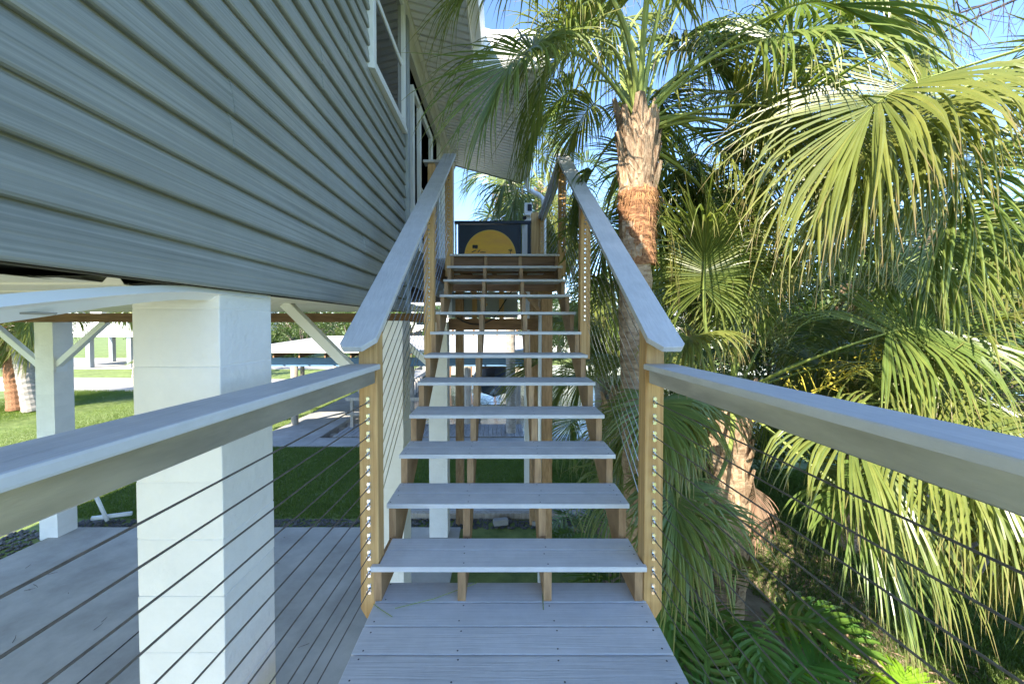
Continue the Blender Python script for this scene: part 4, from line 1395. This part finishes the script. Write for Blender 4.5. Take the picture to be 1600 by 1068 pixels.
# ------------------------------------------------------------------ broadleaf trees
def leaf_cloud(seed, n=7000, rx=2.2, rz=1.9, size=.11, clumps=38):
    r = np.random.default_rng(seed)
    cc = r.normal(0, 1, (clumps, 3))
    cc = norm(cc) * r.uniform(.35, 1.0, (clumps, 1)) ** .6 * np.array([rx, rx, rz])
    cr = r.uniform(.35, .75, clumps) * rx * .36
    idx = r.integers(0, clumps, n)
    d = norm(r.normal(0, 1, (n, 3))) * (r.uniform(0.25, 1, (n, 1)) ** .5)
    p = cc[idx] + d * cr[idx][:, None]
    t1 = norm(r.normal(0, 1, (n, 3)) + np.array([0, 0, -.3]))
    t2 = norm(np.cross(t1, r.normal(0, 1, (n, 3))))
    s = r.uniform(.6, 1.3, (n, 1)) * size
    v = np.stack([p, p + t1 * s * .5 + t2 * s * .28, p + t1 * s, p + t1 * s * .5 - t2 * s * .28], 1).reshape(-1, 3)
    me = bpy.data.meshes.new('crown')
    me.from_pydata(v.tolist(), [], np.arange(4 * n).reshape(-1, 4).tolist())
    a = me.attributes.new('along', 'FLOAT', 'POINT')
    a.data.foreach_set('value', np.repeat(r.uniform(0, 1, n), 4).astype(np.float32))
    return me, cc


CLOUDS = []
for q in range(4):
    me, cc = leaf_cloud(500 + q, n=9000)
    me.materials.append(MATS['tree_leaf_light' if q == 2 else 'tree_leaf'])
    CLOUDS.append((me, cc))


def tree(label, base, h, sc, kind, seed, group='trees behind the palms and across the water'):
    rr = random.Random(seed)
    t = thing('broadleaf_tree', label, 'tree', base, group)
    me, cc = CLOUDS[kind]
    b0 = Vector(base)
    top = b0 + Vector((0, 0, h))
    mb = MB()
    mb.tube([b0, b0.lerp(top, .4) + Vector((rr.uniform(-.2, .2), rr.uniform(-.2, .2), 0)), top], [.16 * sc, .12 * sc, .05 * sc], 8)
    rot = rr.uniform(0, 6.28)
    for c in cc[:14]:
        q = Matrix.Rotation(rot, 3, 'Z') @ Vector(c) * sc
        s0 = b0.lerp(top, rr.uniform(.45, .8))
        mb.tube([s0, s0.lerp(top + q, .5) + Vector((0, 0, .15)), top + q], [.06 * sc, .035 * sc, .012 * sc], 5)
    part('trunk', mb, 'bark', t)
    inst('crown', me, t, top, (0, 0, rot), sc)
    return t


tree('dense dark tree filling the right edge behind the palms', (7.0, 5.6, 0), 2.9, 1.1, 0, 1)
tree('light green tree catching sun between the right hand palm leaves', (8.0, 8.6, 0), 3.6, 1.0, 2, 2)
tree('dark tree far right beyond the light green tree', (12.5, 8.2, 0), 4.2, 1.5, 1, 3)
tree('low dark bushy tree behind the yellow flower stalk', (5.2, 9.2, 0), 1.8, .8, 3, 4)
tree('low dark bushy tree right of the flower stalk', (6.6, 9.6, 0), 2.5, 1.0, 0, 5)
tree('leafy tree behind the hanging palm leaves at the right edge', (6.9, 7.4, 0), 3.6, .95, 1, 6)
ORD = ('first second third fourth fifth sixth seventh eighth ninth tenth eleventh twelfth thirteenth fourteenth fifteenth').split()
far = [(-46, 52), (-38, 47), (-30, 50), (-23, 44), (-17.5, 40), (-12.5, 39), (-8.8, 37.5), (-4, 40), (1, 39), (6, 41), (12, 39), (19, 41), (26, 39), (34, 42), (43, 40)]
for i, (x, y_) in enumerate(far):
    tree(ORD[i] + ' tree from the left in the row across the water and lawn', (x, y_, 0), 3.2 + (i * 37 % 10) * .12, 1.7 + (i * 53 % 7) * .08, i % 4, 20 + i, group='row of trees across the water')
for i, (x, y_, k) in enumerate(((-13.2, 19.0, 2), (-10.5, 20.5, 0), (-9.3, 24, 2))):
    tree(('light green rounded tree left above the blue boathouse beam', 'dark tree between the light green trees above the boathouse', 'light green tree behind the sloping white brace')[i], (x, y_, 0), 3.4, .85, k, 60 + i)

# drooping fine-twigged branches at the top right
br = thing('bare_tree', 'tree with thin drooping bare branches in the upper right corner', 'tree', (7.2, 3.2, 0))
part('trunk', MB().tube([(7.2, 3.2, 0), (7.1, 3.25, 3), (6.9, 3.3, 6), (6.6, 3.4, 8.5)], [.18, .15, .11, .06], 8), 'bark', br)
rr = random.Random(77)
for q in range(9):
    z = 5.6 + q * .35
    s0 = Vector((6.95 - .06 * q, 3.3, z))
    e_ = Vector((rr.uniform(3.6, 5.0), rr.uniform(2.9, 4.6), z - rr.uniform(.2, 1.0)))
    lim = MB()
    pts_ = [s0, s0.lerp(e_, .35) + Vector((0, 0, .25)), s0.lerp(e_, .7) + Vector((0, rr.uniform(-.2, .2), .1)), e_]
    lim.tube(pts_, [.03, .02, .012, .004], 5)
    for w_ in range(16):
        t = rr.uniform(.25, 1)
        k = min(2, int(t * 3))
        p0 = Vector(pts_[k]).lerp(Vector(pts_[k + 1]), t * 3 - k)
        d = Vector((rr.uniform(-.6, .2), rr.uniform(-.4, .4), rr.uniform(-.5, .3)))
        L_ = rr.uniform(.25, .65)
        m1 = p0 + d * L_ * .5
        e1 = m1 + Vector((d.x * .4, d.y * .4, d.z - .45)) * L_ * .6
        lim.tube([p0, m1, e1], [.006, .004, .0015], 4)
        for z_ in range(4):
            p1 = m1.lerp(e1, rr.random())
            lim.tube([p1, p1 + Vector((rr.uniform(-.2, .2), rr.uniform(-.2, .2), -rr.uniform(.1, .3)))], [.003, .001], 3)
    part('branch', lim, 'twig', br)

# ------------------------------------------------------------------ boathouse, docks, far bank
bh = thing('boathouse', 'low boathouse with white roof and blue beam over the boat slip', 'boathouse', (-2.0, 15, 0))
BX0, BX1 = -8.9, 1.05
part('roof', MB().prism([(13.2, 2.62), (20.5, 2.90), (20.5, 2.98), (13.2, 2.72)], 'x', BX0 - .3, BX1), 'roof_white', bh)
part('beam', MB().box(BX0, BX1 - .1, 13.65, 13.80, 2.12, 2.42), 'blue_paint', bh)
part('beam', MB().box(BX0, BX1 - .1, 20.0, 20.15, 2.3, 2.62), 'blue_paint', bh)
for q in range(12):
    x = BX0 + .2 + q * .88
    part('rafter', MB().prism([(13.3, 2.45), (20.4, 2.73), (20.4, 2.89), (13.3, 2.615)], 'x', x, x + .05), 'beam_wood', bh)
for x in (BX0 + .3, -7.3, -3.2, -1.2, .55):
    for y_ in (13.62, 20.0):
        part('pile', MB().tube([(x, y_ + .08, -1.5), (x, y_ + .08, 2.12 if y_ < 15 else 2.3)], .12, 10), 'old_wood', bh, smooth=True)
part('boarding', MB().box(-1.05, .55, 20.16, 20.2, .2, 2.3), 'beam_wood', bh)

dk = thing('dock', 'weathered grey plank dock between the seawall and the boathouse', 'dock', (-1.5, 12.6, 0))
x = -5.2
pm = MB().box(-.066, .066, -.75, .75, -.03, 0).mesh('plank', 'dock_wood', .005)
while x < .7:
    inst('plank', pm, dk, (x, 12.86, .10 + random.uniform(-.004, .004)), (0, 0, random.uniform(-.006, .006)))
    x += .142
for y_ in (12.2, 12.85, 13.5):
    part('stringer', MB().box(-5.3, .7, y_, y_ + .06, -.12, .065), 'old_wood', dk)
for x in (-5.0, -3.2, -1.2, .55):
    part('pile', MB().tube([(x, 13.63, -1.5), (x, 13.63, .06)], .10, 8), 'old_wood', dk, smooth=True)
dr = thing('dock_railing', 'weathered wooden rail standing on the dock left of the stairs', 'railing', (-4.5, 13.2, .1))
for x in (-5.15, -3.55):
    part('post', MB().box(x, x + .09, 13.2, 13.29, .1, 1.08), 'old_wood', dr)
for z in (.5, 1.0):
    part('rail', MB().box(-5.3, -2.6, 13.16, 13.198, z, z + .11), 'old_wood', dr)
sp = thing('sheet_pile_wall', 'timber piles lining the far side of the boat slip', 'retaining wall', (-5.7, 17, 0))
for q in range(22):
    y_ = 12.2 + q * .7
    part('pile', MB().tube([(-5.62, y_, -1.6), (-5.62, y_, -.02 + random.uniform(-.06, .03))], .13, 8), 'old_wood', sp, smooth=True)
for i, y_ in enumerate((13.0, 16.2, 20.0)):
    o = single('marker_post', MB().tube([(-8.0, y_, 0), (-8.0, y_, .95 + .1 * i)], .09, 8), 'frame_white', ('nearest', 'middle', 'farthest')[i] + ' of the short pale posts along the seawall', 'post', 'short posts along the seawall', smooth=True)
# boat on its lift under the roof
bo = thing('boat', 'dark covered boat on the lift under the boathouse roof', 'boat', (-.3, 16, 0))
hull = []
secs = [(14.6, .02, 1.05), (15.2, .55, .75), (16.2, .85, .6), (18.0, .9, .58), (19.2, .85, .6)]
hm = MB()
hv = []
for (y_, w_, k_) in secs:
    hv += [(-.3 - w_, y_, 1.35), (-.3 - w_ * .8, y_, .9), (-.3, y_, k_), (-.3 + w_ * .8, y_, .9), (-.3 + w_, y_, 1.35), (-.3, y_, 1.5)]
hf = []
for i in range(len(secs) - 1):
    for q in range(6):
        hf.append((6 * i + q, 6 * i + (q + 1) % 6, 6 * i + 6 + (q + 1) % 6, 6 * i + 6 + q))
hf += [(0, 1, 2, 3, 4, 5), tuple(range(24, 30))[::-1]]
hm.add(hv, hf)
part('hull', hm, 'navy', bo)
part('canopy', MB().box(-1.0, .45, 16.0, 18.2, 1.98, 2.04), 'black_print', bo, .02)
for x in (-.95, .36):
    part('canopy_pole', MB().tube([(x, 16.1, 1.3), (x, 16.1, 2.0)], .02, 6), 'steel', bo)
part('rub_rail', MB().bar((-1.2, 15.9, 1.36), (-1.2, 19.2, 1.36), .05, .05), 'frame_white', bo)
lf = thing('boat_lift', 'aluminium boat lift with white uprights in the slip', 'boat lift', (-.3, 16, 0))
for x in (-1.55, .6):
    for y_ in (14.9, 18.6):
        part('upright', MB().tube([(x, y_, -1.2), (x, y_, 2.1)], .06, 8), 'frame_white', lf, smooth=True)
for y_ in (14.9, 18.6):
    part('cross_beam', MB().box(-1.6, .66, y_ - .06, y_ + .06, .3, .5), 'aluminium', lf)

FARP = [((-8.5, 47, 0), 9, 7, 'white two storey house across the water behind the boathouse'), ((5, 48, 0), 10, 6.5, 'pale house across the water seen through the stairs'), ((22, 49, 0), 11, 6.8, 'pale house across the water hidden behind the right palms')]
def simple_house(label, base, wd, ht, stilts=False, wallm='white_paint', z0=0.0):
    h = thing('neighbour_house', label, 'house', base, 'houses in the distance')
    x, y_, _ = base
    part('wall', MB().box(x - wd / 2, x + wd / 2, y_, y_ + 7, z0, ht - 1.2), wallm, h)
    part('roof', MB().prism([(x - wd / 2 - .5, ht - 1.22), (x + wd / 2 + .5, ht - 1.22), (x, ht + .8)], 'y', y_ - .6, y_ + 7.5), 'roof_white', h)
    for fl in range(2 if not stilts else 1):
        for q in range(int(wd / 2)):
            xx = x - wd / 2 + .7 + q * 2
            zz = z0 + .9 + fl * 2.6
            wn_ = part('window', MB().box(xx, xx + 1.0, y_ - .03, y_ + .02, zz, zz + 1.2), 'dark_glass', h)
            part('frame', MB().box(xx - .08, xx + 1.08, y_ - .02, y_ + .01, zz - .08, zz + 1.28), 'frame_white', wn_)
    if stilts:
        for q in range(5):
            xx = x - wd / 2 + .2 + q * (wd - .6) / 4
            part('stilt', MB().box(xx, xx + .35, y_ - 2.2, y_ - 1.85, 0, z0), 'trim_grey', h)
            part('stilt', MB().box(xx, xx + .35, y_ + 3, y_ + 3.35, 0, z0), 'trim_grey', h)
        part('balcony', MB().box(x - wd / 2, x + wd / 2, y_ - 2.3, y_ - .02, z0 - .2, z0), 'frame_white', h)
        part('balcony_rail', MB().box(x - wd / 2, x + wd / 2, y_ - 2.3, y_ - 2.24, z0 + 1.0, z0 + 1.08), 'frame_white', h)
        q = x - wd / 2
        while q < x + wd / 2:
            part('baluster', MB().box(q, q + .06, y_ - 2.29, y_ - 2.25, z0, z0 + 1.0), 'frame_white', h)
            q += .28
    return h
for base, wd, ht, lab in FARP:
    simple_house(lab, base, wd, ht)
simple_house('white house on grey stilts with balcony rails across the lawn', (-30.5, 34, 0), 14, 6.5, True, 'white_paint', 2.75)
fb = thing('far_boathouse', 'grey boathouse with brown leaning posts across the water', 'boathouse', (-1.5, 30, 0))
part('wall', MB().box(-4.4, 1.2, 31, 31.15, 1.9, 3.45), 'trim_grey', fb)
part('roof', MB().prism([(29.5, 1.75), (33, 1.85), (33, 1.93), (29.5, 1.83)], 'x', -5.2, 3.0), 'roof_white', fb)
for x in (-4.0, -2.4, -.6, .9):
    part('post', MB().bar((x, 29.8, -1.0), (x + .3, 29.8, 3.6), .14, .14, up=(0, 1, 0)), 'beam_wood', fb)
# shrubs by the neighbour's drive
for i in range(7):
    rr = random.Random(300 + i)
    p = thing('garden_palm', ORD[i] + ' low spiky palm from the left before the stilted white house', 'plant', (-27.5 + i * 1.15, 30.5 + rr.uniform(-.5, .5), 0), 'low palms by the stilted house')
    for q in range(9):
        inst('frond', BANK[(rr.choice((1, 2, 3, 4)), q % 2)], p, (p.location.x, p.location.y, .1), (0, 0, q * .7 + rr.random()), .9)
